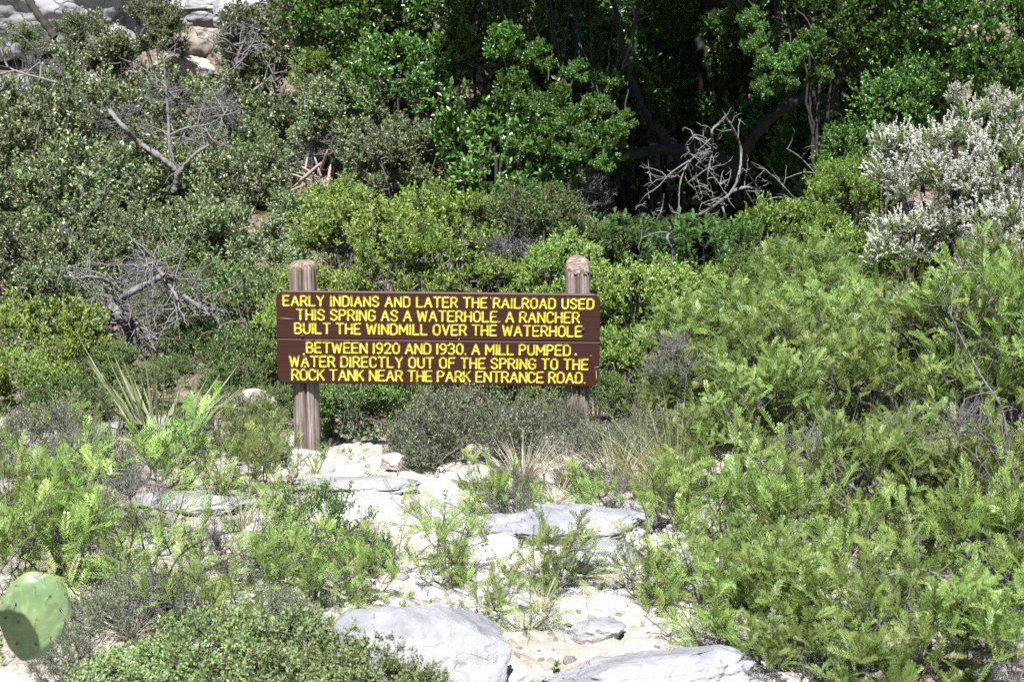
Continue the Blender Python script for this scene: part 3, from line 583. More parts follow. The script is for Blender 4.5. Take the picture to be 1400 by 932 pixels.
# ------------------------------------------------------------------ plants
SPEC = {}
def crown(key, seed, R, n1, n2, n3, m_leaf, leaf, m_wood=M_TWIG, tr=.05, gap=.0, spread=.22, L=2.2, tip=.10, updir=.6, flowers=0, fronds=None, lo=.5, flat=0, tw=.0022):
    rng = np.random.default_rng(seed); R = np.array(R, float); rm = R.mean()
    # main stems
    ns = max(1, n1)
    dirs = norm(rng.normal(0, 1, (ns, 3)) * np.array([1, 1, .45]) + np.array([0, 0, .35]))
    T1 = dirs * R * rng.uniform(.35, .6, (ns, 1)); k = 8; s = np.linspace(0, 1, k)
    B1 = np.stack([rng.normal(0, .05 * rm, ns), rng.normal(0, .05 * rm, ns), np.full(ns, -L * rm)], -1)
    P1 = B1[:, None] * (1 - s)[None, :, None] + T1[:, None] * s[None, :, None]
    P1[..., :2] *= (s ** 1.3 / np.maximum(s, 1e-6))[None, :, None] * .6 + .4
    P1 += rng.normal(0, .045 * rm, P1.shape) * np.minimum(s * 3, 1)[None, :, None]
    A = Acc(); V, F = tubes(P1, tr * rm * (1 - .72 * s)[None] * rng.uniform(.7, 1.1, (ns, 1)), 6); A.add(V, F, .3)
    cand = P1[:, 2:].reshape(-1, 3)
    # boughs to a lumpy shell
    q = norm(rng.normal(0, 1, (n2 * 4, 3))); q[:, 2] = np.where(q[:, 2] < -.55, -q[:, 2], q[:, 2]); nz = vnoise(q * 2.1 + seed * 5.3, seed)
    q = q[nz > gap - .35][:n2]; nz2 = vnoise(q * 1.7 + seed * 2.3, seed + 3)
    rad = rng.uniform(lo, 1.0, (len(q), 1)) ** .6 * (1 + .28 * nz2[:, None])
    T2 = q * R * rad
    if flat: T2[:, 2] += 0
    dd = np.linalg.norm(T2[:, None] - cand[None], axis=-1) + .6 * np.maximum(0, cand[None, :, 2] - T2[:, None, 2] + .2 * rm)
    S2 = cand[np.argmin(dd, 1)]; k = 5; s = np.linspace(0, 1, k)
    P2 = S2[:, None] * (1 - s)[None, :, None] + T2[:, None] * s[None, :, None]; ln = np.linalg.norm(T2 - S2, axis=1)
    P2[..., 2] -= (.16 * ln[:, None] * np.sin(math.pi * s)[None]); P2[:, 1:] += rng.normal(0, 1, (len(q), k - 1, 3)) * (.05 * ln)[:, None, None]
    V, F = tubes(P2, (.013 * rm + .004) * (1 - .65 * s)[None] * rng.uniform(.6, 1.2, (len(q), 1)), 4); A.add(V, F, .5)
    # twigs
    per = max(1, n3 // len(q)); j = np.repeat(np.arange(len(q)), per); M = len(j)
    u = rng.uniform(.45, 1.0, M); seg = np.minimum((u * (k - 1)).astype(int), k - 2); f = (u * (k - 1) - seg)[:, None]
    S3 = P2[j, seg] * (1 - f) + P2[j, seg + 1] * f
    off = rng.normal(0, 1, (M, 3)) + norm(T2)[j] * .7 + np.array([0, 0, updir]); T3 = S3 + norm(off) * (spread * rm * rng.uniform(.35, 1.15, M))[:, None]
    s = np.linspace(0, 1, 3); P3 = S3[:, None] * (1 - s)[None, :, None] + T3[:, None] * s[None, :, None]; P3[:, 1] += rng.normal(0, .012 * rm, (M, 3))
    V, F = tubes(P3, np.array([1.5, 1.1, .5])[None] * tw * rng.uniform(.7, 1.2, (M, 1)), 3); A.add(V, F, .8)
    wood = A.mesh(key + '_stems', m_wood, True)
    D3 = norm(T3 - P3[:, 1] + np.array([0, 0, .15]) * spread)
    A = Acc()
    if fronds:
        nf, Lf, pr, l, w_, dr = fronds
        t = rng.uniform(.15, 1, (M * nf, 1)); Pf = np.repeat(S3, nf, 0) * (1 - t) + np.repeat(T3, nf, 0) * t
        Df = norm(np.repeat(D3, nf, 0) * .7 + rng.normal(0, .42, (M * nf, 3)) + np.array([0, -.08, .22])); Uf = norm(rng.normal(0, .35, (M * nf, 3)) + np.array([0, -.3, 1]))
        V, F, T, RV, RF = frond_batch(rng, Pf, Df, Uf, Lf * rng.uniform(.6, 1.15, M * nf), pr, l, w_, dr); A.add(V, F, T); A.add(RV, RF, .85)
    if leaf:
        nl, LL, WW, sp, up, al = leaf; V, F, T = leaf_batch(rng, T3, D3, nl, LL, WW, sp, up, al, nz=.5 if m_leaf in (M_BUSH, M_MID, M_GREY, M_HERB) else .75); A.add(V, F, T)
    fol = A.mesh(key + '_foliage', m_leaf) if A.n else None; fl = None
    if flowers:
        sel = (vnoise(T3 * 3.4 + seed, 5) > -.05) & (rng.random(M) < flowers * 1.9); P = T3[sel] + np.array([0, 0, .01]); A = Acc()
        # spikes of blossom: clusters strung along the outer twig
        for t in (0., .35, .7, 1.05):
            V, F, T = leaf_batch(rng, P + D3[sel] * .09 * t, D3[sel], 13, .023, .015, 1.7, .3, .035, .3, .2); A.add(V, F, T)
        fl = A.mesh(key + '_blossom', M_PETAL)
    SPEC[key] = (wood, fol, fl, rm, L)
def cp(px, py, Yd): return at(px, py, Yd)
def plant(name, key, px, py, Yd, Rm, label, cat='bush', group=None, rot=None, sq=1.0, seed=None):
    wood, fol, fl, rm, L = SPEC[key]
    if Yd < 9.2:
        Y0 = Yd; Yd = near_y(px, py, Yd, Rm * .35); Rm = Rm * Yd / Y0
    if key.startswith('feath_') and Rm < .36: key = 'feathn_' + key[-1]; wood, fol, fl, rm, L = SPEC[key]
    c = cp(px, py, Yd); g = tz(c[0], Yd); s = Rm / rm
    rr = random.Random(int(px * 7 + py * 13)); rz = rr.uniform(0, 6.28) if rot is None else rot
    o = link(name, None, None, (c[0], Yd, g)); tag(o, label, cat, group); dz = c[2] - g
    if dz > L * Rm * .95:                                   # tall plant: long stems down to its root
        top_z = dz - L * Rm * .45; ng = 2 if cat == 'tree' else 5; rg = np.random.default_rng(int(px + py)); q = np.linspace(0, 1, 9)
        P = np.zeros((ng, 9, 3)); b0 = rg.normal(0, .06 * Rm, (ng, 2)); t0 = rg.normal(0, .10 * Rm, (ng, 2))
        P[..., :2] = b0[:, None] * (1 - q)[None, :, None] + t0[:, None] * q[None, :, None] + rg.normal(0, .018, (ng, 9, 2)); P[..., 2] = (-.15 + (top_z + .15 + Rm * .35) * q)[None]
        AS = Acc(); r0 = .035 if cat == 'tree' else .011; V_, F_ = tubes(P, (r0 * (1 - .5 * q))[None] * rg.uniform(.7, 1.2, (ng, 1)), 6); AS.add(V_, F_); link('lower_stems', AS.mesh('lower_stems', M_BARK, True), o)
    for nm, me in (('stems' if cat != 'tree' else 'trunk', wood), ('foliage' if cat != 'tree' else 'crown', fol), ('blossom', fl)):
        if me: link(nm, me, o, (0, 0, dz), (0, 0, rz), (s, s, s * sq))
    return o
# --- kinds
for v_, sd_ in (('a', 1), ('b', 2), ('c', 3)):
    crown('oak_' + v_, sd_, (1.0, 1.0, .95), 7, 75, 1900, M_OAK, (13, .046, .024, 1.0, .5, .12), M_TWIG, .035, .34, .19, 3.2, lo=.12, tw=.003)
for v_, sd_ in (('a', 11), ('b', 12)):
    crown('live_' + v_, sd_, (1.0, 1.0, .8), 5, 70, 1000, M_LIVE, (18, .062, .028, .9, .7, .10), M_BARK, .05, .15, .26, 3.2)
crown('live_dark', 14, (1.0, 1.0, .8), 5, 70, 700, M_LIVE, (20, .075, .034, 1.0, .5, .12), M_BARK, .07, .1, .26, 3.2)
for v_, sd_ in (('a', 21), ('b', 22), ('c', 23)):
    crown('bush_' + v_, sd_, (.8, .8, .75), 12, 80, 1300, M_BUSH, (14, .042, .018, .9, .7, .09), M_TWIG, .022, .2, .20, 2.2, tw=.0026)
for v_, sd_ in (('a', 31), ('b', 32)):
    crown('mid_' + v_, sd_, (.7, .7, .55), 12, 80, 1300, M_MID, (13, .034, .016, 1.0, .6, .08), M_TWIG, .022, .1, .26, 2.2, tw=.0026)
crown('fern_a', 41, (.6, .6, .36), 8, 50, 520, M_FERN, None, M_BARK, .03, .0, .26, 3.5, fronds=(5, .11, 12, .022, .0048, .35))
for v_, sd_ in (('a', 51), ('b', 52), ('c', 53)):
    crown('feath_' + v_, sd_, (.5, .5, .42), 12, 36, 190, M_FEATH, None, M_TWIG, .034, .5, .5, 2.0, fronds=(7, .13, 14, .023, .0042, .24), updir=1.1, tw=.0022)
for v_, sd_ in (('a', 151), ('b', 152), ('c', 153)):
    crown('feathn_' + v_, sd_, (.27, .27, .26), 10, 20, 70, M_FEATH, None, M_TWIG, .034, .5, .75, 2.2, fronds=(7, .125, 14, .022, .0038, .22), updir=1.1, tw=.0022)
crown('feathfar_a', 55, (.5, .5, .42), 10, 50, 420, M_FEATH, None, M_TWIG, .028, .1, .46, 2.2, fronds=(4, .15, 9, .034, .006, .3), updir=.8, tw=.0026)
crown('flower_a', 61, (.8, .8, .7), 10, 90, 760, M_BUSH, (9, .036, .015, .9, .7, .10), M_TWIG, .025, .42, .24, 3.0, flowers=.40, tw=.003, lo=.4)
crown('dusty_a', 71, (.5, .5, .26), 16, 90, 1800, M_GREY, (10, .019, .0080, 1.2, .6, .08), M_TWIG, .02, .0, .34, 1.6, tw=.0014)
crown('dusty_b', 72, (.5, .5, .30), 16, 90, 1500, M_GREY, (8, .019, .0075, 1.2, .6, .08), M_TWIG, .02, .1, .34, 1.6, tw=.0015)
for v_, sd_ in (('a', 81), ('b', 82)):
    crown('herb_' + v_, sd_, (.4, .4, .15), 14, 110, 1700, M_HERB, (10, .0185, .0100, 1.2, .7, .05), M_TWIG, .018, .0, .22, 1.6, tw=.0013)
crown('leafy_a', 91, (.4, .4, .34), 9, 55, 520, M_MID, (12, .026, .012, 1.0, .6, .09), M_TWIG, .03, .15, .30, 1.8, tw=.0018)
print('kinds done')
exec_rows = []
G_OAK = 'grey green evergreen trees on the left hillside'
BARE = [(230, 150, 18.6, .5, 'bare grey twigs above the forked limb'), (330, 60, 20.0, .45, 'bare grey twigs under the dark overhung boulder'), (60, 110, 18.8, .4, 'bare grey twigs along the pale branch at the left'), (160, 180, 17.6, .4, 'bare grey twigs left of the forked limb'), (300, 170, 17.8, .45, 'bare grey twigs right of the forked limb'), (200, 400, 12.6, .34, 'bare grey twigs round the dead tree'), (430, 200, 16.6, .35, 'bare grey twigs over the rotten timber'), (700, 360, 12.3, .3, 'bare twigs among the bushes above the sign'), (800, 270, 14.6, .3, 'bare twigs at the left foot of the dark hollow'), (960, 500, 10.2, .26, 'bare twigs in the bush right of the sign'), (80, 350, 14.4, .3, 'bare grey twigs in the shade at the left')]
G_BUSH = 'yellow green bushes in the hollow behind the sign'
crown('bare_a', 19, (1.0, 1.0, .9), 5, 60, 700, M_OAK, None, M_DEAD, .035, .1, .3, 3.2, lo=.2, tw=.0042)
OAKS = [
 ('oak_a', 60, 165, 19.5, .75, 'grey green tree at the left edge, over the bare pale branch'),
 ('oak_b', 165, 110, 20.5, .7, 'grey green tree whose crown covers the left part of the cliff'),
 ('oak_c', 120, 55, 22.0, .42, 'small grey green crown high on the cliff at the top left'),
 ('oak_a', 215, 45, 22.0, .45, 'small grey green crown on the top ledge left of the tan boulder'),
 ('oak_b', 120, 215, 18.5, 1.0, 'grey green tree behind the dark leaning trunk'),
 ('oak_c', 30, 245, 17.0, .95, 'dense grey green tree at the left edge, second row up the hill'),
 ('oak_a', 215, 190, 19.3, .8, 'thin grey green crown around the forked grey limbs'),
 ('oak_b', 300, 195, 19.0, .85, 'grey green crown right of the forked grey limbs'),
 ('oak_c', 345, 110, 21.0, .45, 'grey green crown below the dark overhung boulder'),
 ('oak_a', 400, 110, 19.5, .95, 'grey green tree left of the bright green tree'),
 ('oak_b', 395, 30, 22.0, .8, 'grey green crown at the top edge left of the bright green tree'),
 ('oak_c', 165, 300, 16.5, .85, 'grey green crown just up the hill from the dead tree'),
 ('oak_a', 65, 335, 15.2, .85, 'darker grey green tree at left with shade under its crown'),
 ('oak_b', 255, 300, 16.8, .8, 'grey green crown under the fork, above the dead tree right side'),
 ('oak_c', 330, 300, 17.0, .75, 'grey green crown left of the rotten timber'),
 ('oak_a', 320, 365, 14.6, .65, 'grey green bushy tree up the hill from the left sign post'),
 ('oak_b', 130, 385, 14.2, .55, 'grey green bushy crown left of the dead tree'),
 ('oak_c', 515, 215, 18.0, .55, 'grey green crown right of the rotten timber'),
 ('oak_a', 545, 255, 16.0, .55, 'grey green low crown behind the bright bushes above the sign'),
 ('oak_b', 415, 335, 15.5, .6, 'grey green crown just above the left sign post'),
 ('oak_c', 575, 190, 17.8, .6, 'thin grey green crown at the edge of the dark hollow'),

 ('oak_a', 465, 185, 16.8, .6, 'grey green crown filling the slope below the bright tree trunks'),
 ('oak_b', 560, 225, 15.6, .5, 'grey green low tree in front of the bright tree trunks'),
 ('oak_a', 200, 250, 17.6, .7, 'grey green crown under the fork on its left'),
 ('oak_b', 90, 290, 16.0, .7, 'grey green tree on the left, halfway down the slope'),
 ('oak_c', 215, 345, 14.6, .5, 'grey green crown straight above the dead tree'),
 ('oak_a', 380, 400, 13.4, .45, 'grey green bush crown left of the left post top'),
 ('oak_b', 70, 425, 12.9, .45, 'grey green bush crown left of the dead tree limb'),
 ('oak_c', 5, 320, 15.0, .6, 'grey green tree cut by the left edge, lower'),
 ('oak_a', 15, 195, 18.2, .6, 'grey green tree cut by the left edge, upper'),
 ('oak_b', 340, 235, 17.8, .6, 'grey green tree on the slope straight above the sign left end'),
 ('oak_c', 30, 60, 22.5, .3, 'smallest grey green crown in front of the cliff corner'),
 ('oak_a', 25, 400, 13.6, .6, 'grey green bushy crown at the left edge above the yellow green bush'),
 ('oak_b', 385, 185, 19.0, .40, 'small grey green crown over the left end of the rotten timber'),
 ('oak_c', 465, 140, 19.2, .6, 'grey green crown behind the lower left of the bright green tree'),
]
for px, py, Yd, R, lab in BARE: plant('bare_shrub', 'bare_a', px, py, Yd, R, lab, 'shrub', 'bare twiggy shrubs')
for k, px, py, Yd, R, lab in OAKS: plant('evergreen_tree', k, px, py, Yd, R * 1.34, lab, 'tree', G_OAK)
LIVES = [
 ('live_a', 480, 45, 19.0, .95, 'bright green tree at the top centre left with glossy leaves'),
 ('live_b', 575, 40, 18.0, 1.0, 'glossy green tree at the top centre above the dark hollow edge'),
 ('live_a', 560, 120, 17.0, .8, 'glossy green crown below the top centre tree'),
 ('live_b', 640, 95, 17.0, .62, 'glossy green tree left of the dark hollow'),
 ('live_a', 670, 10, 17.5, .7, 'glossy green crown at the top edge left of the dark hollow'),
 ('live_b', 1125, 35, 15.4, .55, 'green crown at the top edge right of the dark hollow'),
 ('live_a', 1220, 60, 15.6, .75, 'green tree at the top right with many fine leaves'),
 ('live_b', 1320, 55, 15.0, .75, 'green tree at the top right corner behind the white blossom'),
 ('live_a', 1390, 110, 14.4, .55, 'green crown at the right edge above the white blossom'),
 ('live_b', 1240, 150, 15.0, .55, 'green crown left of the top of the white blossom'),
 ('live_a', 1170, 215, 14.6, .42, 'dim green crown left of the flowering shrub'),
]
for k, px, py, Yd, R, lab in LIVES: plant('leafy_tree', k, px, py, Yd, R, lab, 'tree', 'glossy green trees round the dark hollow')
# --- big spreading oak that roofs the hollow: trunk, limbs, crowns
def wobble(pts, n=6, amp=.02, seed=0):
    pts = np.array(pts, float); t = np.linspace(0, len(pts) - 1, (len(pts) - 1) * n + 1); i = np.minimum(t.astype(int), len(pts) - 2); f = (t - i)[:, None]
    p0 = pts[np.maximum(i - 1, 0)]; p1 = pts[i]; p2 = pts[i + 1]; p3 = pts[np.minimum(i + 2, len(pts) - 1)]
    P = .5 * ((2 * p1) + (-p0 + p2) * f + (2 * p0 - 5 * p1 + 4 * p2 - p3) * f ** 2 + (-p0 + 3 * p1 - 3 * p2 + p3) * f ** 3)
    P[:, :3] += amp * np.random.RandomState(seed).normal(0, 1, (len(P), 3)) * np.linalg.norm(pts[0][:3] - pts[-1][:3]) * .2
    return P
def limb_mesh(A, pts, r0, r1, seed=0, sides=8, n=6, amp=.02):
    P = wobble(pts, n, amp, seed); k = len(P); s = np.linspace(0, 1, k)
    r = (r0 * (1 - s) + r1 * s) * (1 + .18 * np.random.RandomState(seed + 1).normal(0, 1, k).clip(-1.5, 1.5) * (r0 > .01))
    V, F = tubes(P[None], r[None], sides); A.add(V, F)
def twigs_on(A, pts, n, ln, r, seed, updir=0.0, depth=2, sides=4):
    rng = np.random.default_rng(seed); P = wobble(pts, 6, .0, seed); jobs = [(P, n, ln, r)]
    for d in range(depth):
        nj = []
        for (P, n_, l_, r_) in jobs:
            for _ in range(n_):
                i = rng.integers(len(P) // 4, len(P)); dr = rng.normal(0, 1, 3) * np.array([1, .6, 1]) + np.array([0, 0, updir]); dr /= np.linalg.norm(dr)
                L_ = l_ * rng.uniform(.4, 1.2); q = [P[i]]
                for s_ in range(4): dr = dr + rng.normal(0, .33, 3); dr /= np.linalg.norm(dr); q.append(q[-1] + dr * L_ / 4)
                q = np.array(q); V, F = tubes(q[None], (np.linspace(1, .35, 5) * r_)[None], sides); A.add(V, F); nj.append((q, max(1, n_ // 3), l_ * .5, r_ * .6))
        jobs = nj
def pxp(lst, Yd, seed=0, dy=.12):
    r_ = np.random.RandomState(seed); return [at(p[0], p[1], Yd + (p[2] if len(p) > 2 else r_.uniform(-dy, dy))) for p in lst]
rs = np.random.RandomState(12)
big = link('spreading_oak', None, None, (2.9, 21.0, tz(2.9, 21.0))); tag(big, 'large spreading oak roofing the dark hollow with its thick dark limbs', 'tree')
O = np.array(big.location)
def child_limb(nm, lst, Yd, r0, r1, seed, tw_=0, m=M_BARK, lab=None):
    A = Acc(); P = [p - O for p in pxp(lst, Yd, seed)]; limb_mesh(A, P, r0 * .62, r1 * .62, seed, 9)
    if tw_: twigs_on(A, P, tw_, .5, .012, seed + 3, .2)
    o = link(nm, A.mesh(nm, m, True), big)
    if lab: o['label'] = lab
A = Acc(); tp = [(0, 0, -.5), (.1, .1, 1.2), (-.2, -.2, 2.6), (.3, -.6, 4.2), (.1, -1.2, 5.8)]; limb_mesh(A, tp, .34, .18, 3, 12); 
for k, e in enumerate(((-1.9, -2.6, 5.2), (1.8, -2.4, 5.4), (-2.6, .3, 5.6), (2.4, .6, 5.6), (0, -3.9, 5.2), (0, 2.0, 6.0))):
    limb_mesh(A, [(0.1, -.3, 3.2 + .2 * (k % 3)), (e[0] * .5, e[1] * .5, 4.6), e], .14, .04, 30 + k, 8)
link('trunk', A.mesh('trunk', M_BARK, True), big)
child_limb('limb', [(740, 262), (790, 240), (860, 212), (920, 205), (975, 212), (1010, 240)], 17.4, .07, .12, 5, 5, M_BARK, 'thick dark limb lying across the hollow')
child_limb('limb', [(1000, 235), (1050, 165), (1112, 128), (1140, 148), (1190, 162), (1232, 158)], 16.6, .12, .03, 6, 5, M_BARK, 'dark limb sweeping to the right')
child_limb('limb', [(930, 225), (905, 185), (880, 150), (850, 60), (835, -20)], 17.6, .10, .05, 7, 6, M_BARK, 'upright dark limb rising out of the picture')
child_limb('limb', [(860, 0), (868, 25), (862, 60), (850, 95)], 16.4, .03, .01, 8, 5, M_TWIG)
for k, (x, y, z, r) in enumerate([(-.3, 15.6, 5.0, .9), (.2, 15.3, 4.9, 1.2), (1.4, 15.0, 4.8, 1.2), (2.6, 15.2, 4.8, 1.2), (.9, 15.6, 5.8, 1.2), (2.1, 15.6, 5.9, 1.2), (.6, 16.8, 5.1, 1.35), (2.1, 16.6, 5.0, 1.4), (3.6, 15.2, 5.2, 1.35), (.3, 15.2, 5.6, 1.4), (1.9, 15.2, 5.6, 1.5), (3.5, 15.2, 5.6, 1.5), (5.0, 18.4, 5.4, 1.3), (.2, 20.6, 6.0, 1.5), (2.0, 20.6, 6.2, 1.6), (3.9, 20.6, 6.2, 1.6), (5.6, 20.6, 5.8, 1.4),
        (.0, 22.8, 6.6, 1.6), (2.2, 22.8, 6.8, 1.7), (4.4, 22.8, 6.8, 1.7), (1.0, 17.6, 6.4, 1.5), (2.9, 17.6, 6.5, 1.5), (1.1, 19.8, 7.1, 1.5), (3.1, 19.8, 7.2, 1.6), (1.2, 24.5, 8.0, 1.7), (3.4, 24.5, 8.0, 1.7), (5.4, 24.0, 7.5, 1.7), (-.9, 21.8, 6.0, 1.2)]):
    link('crown', SPEC['live_dark'][1], big, (x - O[0], y - O[1], z - O[2]), (0, 0, k * 1.7), (r, r, r * .9))
    link('bough', SPEC['live_dark'][0], big, (x - O[0], y - O[1], z - O[2]), (0, 0, k * 1.7), (r, r, r * .25))
crown('spray_a', 17, (1.0, 1.0, .75), 4, 26, 300, M_LIVE, (20, .14, .060, .9, .6, .25), M_BARK, .03, .3, .30, 1.0)
for k, (px, py, Yd, r) in enumerate([(725, 150, 14.6, .26), (745, 190, 14.4, .28), (780, 170, 14.6, .26), (815, 150, 14.8, .22), (835, 190, 14.5, .26), (855, 165, 14.7, .16), (770, 215, 14.3, .2), (800, 205, 14.4, .22), (825, 225, 14.3, .15), (710, 205, 14.4, .2), (700, 120, 15.0, .28), (790, 100, 15.2, .2), (830, 115, 15.3, .2), (765, 130, 14.9, .18),
        (1035, 65, 14.4, .2), (1055, 95, 14.3, .24), (1085, 80, 14.3, .22), (1045, 120, 14.2, .16), (1075, 115, 14.2, .14), (1110, 60, 14.5, .22), (1030, 30, 14.6, .2), (1120, 105, 14.5, .16), (690, 60, 15.2, .3), (735, 80, 15.1, .26)]):
    r *= .86; c = at(px, py, Yd) - O; link('crown', SPEC['spray_a'][1], big, c, (0, 0, k * 2.1), (r, r, r * 1.1)); A = Acc()
    e = c + np.array([rs.uniform(-.4, .4), 2.2, 1.6]); limb_mesh(A, [c + np.array([0, 0, -.3 * r]), c + np.array([.03, .25, .15]), c * .6 + e * .4 + np.array([0, .3, 0]), e], .004, .011, k, 5)
    link('bough', A.mesh('bough', M_BARK, True), big)
DARK = [(880, 25, 22.6, 'dim crown at the very back of the hollow, top left'), (985, 10, 22.8, 'dim crown at the very back of the hollow, top right'), (935, 130, 22.2, 'dim crown at the very back of the hollow, middle'), (1060, 120, 21.0, 'dim crown at the back of the hollow under the right cluster'), (1180, 20, 19.5, 'dim crown at the top right behind the green trees'), (640, 40, 20.5, 'dim crown behind the glossy tree by the hollow'), (860, 70, 20.5, 'dim tree in the shade at the left of the hollow'), (960, 60, 21.2, 'dim tree in the shade at the back of the hollow, top'), (1010, 130, 20.6, 'dim tree in the shade behind the dead branches'), (900, 190, 20.2, 'dim tree in the shade behind the thick limb'),
        (1110, 200, 18.4, 'dim leafy tree under the sweeping right limb'), (1130, 260, 17.6, 'dim low crown beneath the right limb'), (800, 110, 19.4, 'dim crown behind the hanging sprays'), (1040, 230, 18.8, 'dim crown right of the dead branches'), (690, 230, 15.2, 'dim crown in the shade left of the tan rock'),
        (1180, 110, 18.0, 'dim crown behind the right hand green trees'), (1290, 190, 17.2, 'dim crown behind the white blossom'), (760, 30, 19.8, 'dim crown at the top edge of the hollow'), (1070, 20, 19.5, 'dim crown at the top edge right of the hollow')]
for px, py, Yd, lab in DARK: plant('shaded_tree', 'live_dark', px, py, Yd, 1.0, lab, 'tree', 'dim trees in the shade of the hollow')
# --- far wood that closes the hillside
for k in range(26):
    x = -13 + k * 1.05; yd = 29 + (k * 37 % 7) * .6; z = tz(x, yd)
rng = np.random.default_rng(8); AF = Acc()
n = 9000; xx = rng.uniform(-16, 16, n); yy = rng.uniform(26.5, 44, n); zz = terrain(xx, yy, False) + rng.uniform(0, 1.6, n) * (.6 + .4 * vnoise(np.stack([xx, yy, xx * 0], -1), 4))
V, F, T = leaf_batch(rng, np.stack([xx, yy, zz], -1), norm(rng.normal(0, 1, (n, 3)) + [0, -.3, .5]), 12, .10, .05, 1.0, .4, .5); AF.add(V, F, T)
tag(link('far_wood', AF.mesh('far_wood', M_LIVE)), 'distant brush covering the upper hillside', 'woodland', None, 'stuff')

# --- bushes behind and round the sign
BUSH = [
 ('bush_a', 505, 345, 12.6, .62, 'yellow green bush rising above the left half of the sign'),
 ('bush_b', 600, 330, 13.0, .66, 'tallest yellow green bush above the middle of the sign'),
 ('bush_c', 555, 385, 11.6, .5, 'yellow green bush directly behind the middle of the sign'),
 ('bush_a', 430, 420, 11.4, .40, 'yellow green bush round the left sign post'),
 ('bush_b', 395, 470, 11.0, .35, 'yellow green bush past the left end of the sign'),
 ('bush_c', 775, 390, 11.8, .42, 'yellow green bush behind the right sign post'),
 ('bush_a', 850, 425, 11.4, .50, 'bright bush against the right end of the sign'),
 ('bush_b', 860, 500, 10.8, .42, 'bright bush low at the right end of the sign with shade beneath'),
 ('bush_c', 930, 440, 11.8, .50, 'fresh green bush second to the right of the sign'),
 ('bush_a', 1000, 420, 12.4, .50, 'fresh green bush below the ferny shrub'),
 ('bush_b', 1080, 330, 13.2, .55, 'yellow green bush at the right mouth of the hollow'),
 ('bush_c', 1145, 295, 13.4, .45, 'yellow green bush left of the flowering shrub'),
 ('bush_a', 1170, 370, 12.2, .50, 'yellow green bush below left of the flowering shrub'),
 ('bush_b', 1240, 400, 11.4, .50, 'yellow green bush under the white blossom'),
 ('bush_c', 1290, 210, 12.6, .26, 'bright tuft of leaves among the white blossom'),
 ('bush_a', 1160, 250, 13.6, .30, 'small yellow green bush under the sweeping limb'),
 ('bush_b', 60, 480, 11.2, .55, 'yellow green bush at the left edge above the pale slab'),
 ('bush_c', 130, 470, 11.6, .34, 'yellow green bush between the left edge bush and the dead tree'),
 ('bush_a', 20, 535, 10.2, .36, 'yellow green bush low at the left edge'),
 ('bush_b', 680, 400, 12.0, .40, 'yellow green bush behind the right half of the sign'),
 ('bush_c', 465, 300, 14.2, .40, 'yellow green bush top behind the left post'),
 ('bush_b', 630, 295, 14.0, .30, 'yellow green bush top at the edge of the shade'),
 ('bush_a', 460, 110, 18.4, .55, 'yellow green crown low on the bright green tree'),
 ('bush_c', 450, 60, 19.4, .5, 'yellow green crown at the top beside the bright green tree'),
]
for k, px, py, Yd, R, lab in BUSH: plant('green_bush', k, px, py, Yd, R * 1.12, lab, 'bush', G_BUSH)
MID = [
 ('mid_a', 335, 440, 12.2, .55, 'mid green bush left of the sign above the white stone'),
 ('mid_b', 285, 425, 13.2, .45, 'mid green bush right of the dead tree'),
 ('mid_a', 350, 510, 10.9, .40, 'mid green bush just left of the lower plank'),
 ('mid_b', 285, 490, 11.8, .40, 'mid green bush behind the yucca on the right'),
 ('mid_a', 480, 560, 10.3, .34, 'dark green bush under the left half of the sign beside the post'),
 ('mid_b', 540, 545, 10.6, .34, 'dark green bush under the middle of the sign'),
 ('mid_a', 640, 520, 11.0, .42, 'dark green bush behind the dusty shrub under the sign'),
 ('mid_b', 735, 520, 10.8, .36, 'dark green bush behind the lower right part of the sign'),
 ('mid_a', 730, 320, 13.0, .5, 'bare stemmed bush between the sign and the shaded rock'),
 ('mid_b', 250, 385, 14.0, .4, 'mid green bush just right of the dead tree crown'),
 ('mid_a', 820, 345, 13.4, .36, 'mid green bush between the post and the ferny shrub'),
 ('mid_b', 960, 500, 10.6, .40, 'mid green bush right of the sign behind the grass'),
 ('mid_a', 1050, 395, 12.6, .45, 'mid green bush right of the ferny shrub'),
 ('mid_b', 1180, 440, 10.8, .45, 'mid green bush among the feathery bushes'),
 ('mid_b', 820, 545, 10.3, .24, 'dark green bush behind the right post foot'), ('mid_a', 1160, 610, 7.6, .2, 'small leaved bush inside the right thicket'), ('mid_a', 90, 560, 10.0, .30, 'mid green low bush beside the pale slab on the left'),
 ('mid_b', 195, 440, 13.6, .35, 'mid green bush behind the dead tree'),
 ('mid_a', 380, 555, 9.9, .16, 'low mid green bush behind the left post foot'), ('mid_b', 320, 530, 10.4, .22, 'low mid green bush right of the yucca tips'), ('mid_a', 200, 530, 10.2, .2, 'low mid green bush behind the yucca centre'),
 ('mid_a', 150, 500, 11.0, .22, 'low mid green bush at the left foot of the dead tree'),
 ('mid_b', 235, 515, 11.2, .20, 'low mid green bush at the right foot of the dead tree'),
]
for k, px, py, Yd, R, lab in MID: plant('bush', k, px, py, Yd, R * 1.15, lab, 'bush', 'mid green bushes round the sign')
for px, py, Yd, R, lab in ((868, 335, 13.2, .42, 'dark ferny shrub above the right sign post, left of two'), (962, 338, 13.0, .44, 'dark ferny shrub under the dead branches, right of two'), (722, 275, 14.2, .34, 'ferny shrub at the foot of the hanging sprays')):
    plant('ferny_shrub', 'fern_a', px, py, Yd, R, lab, 'shrub', 'dark ferny shrubs in front of the hollow')
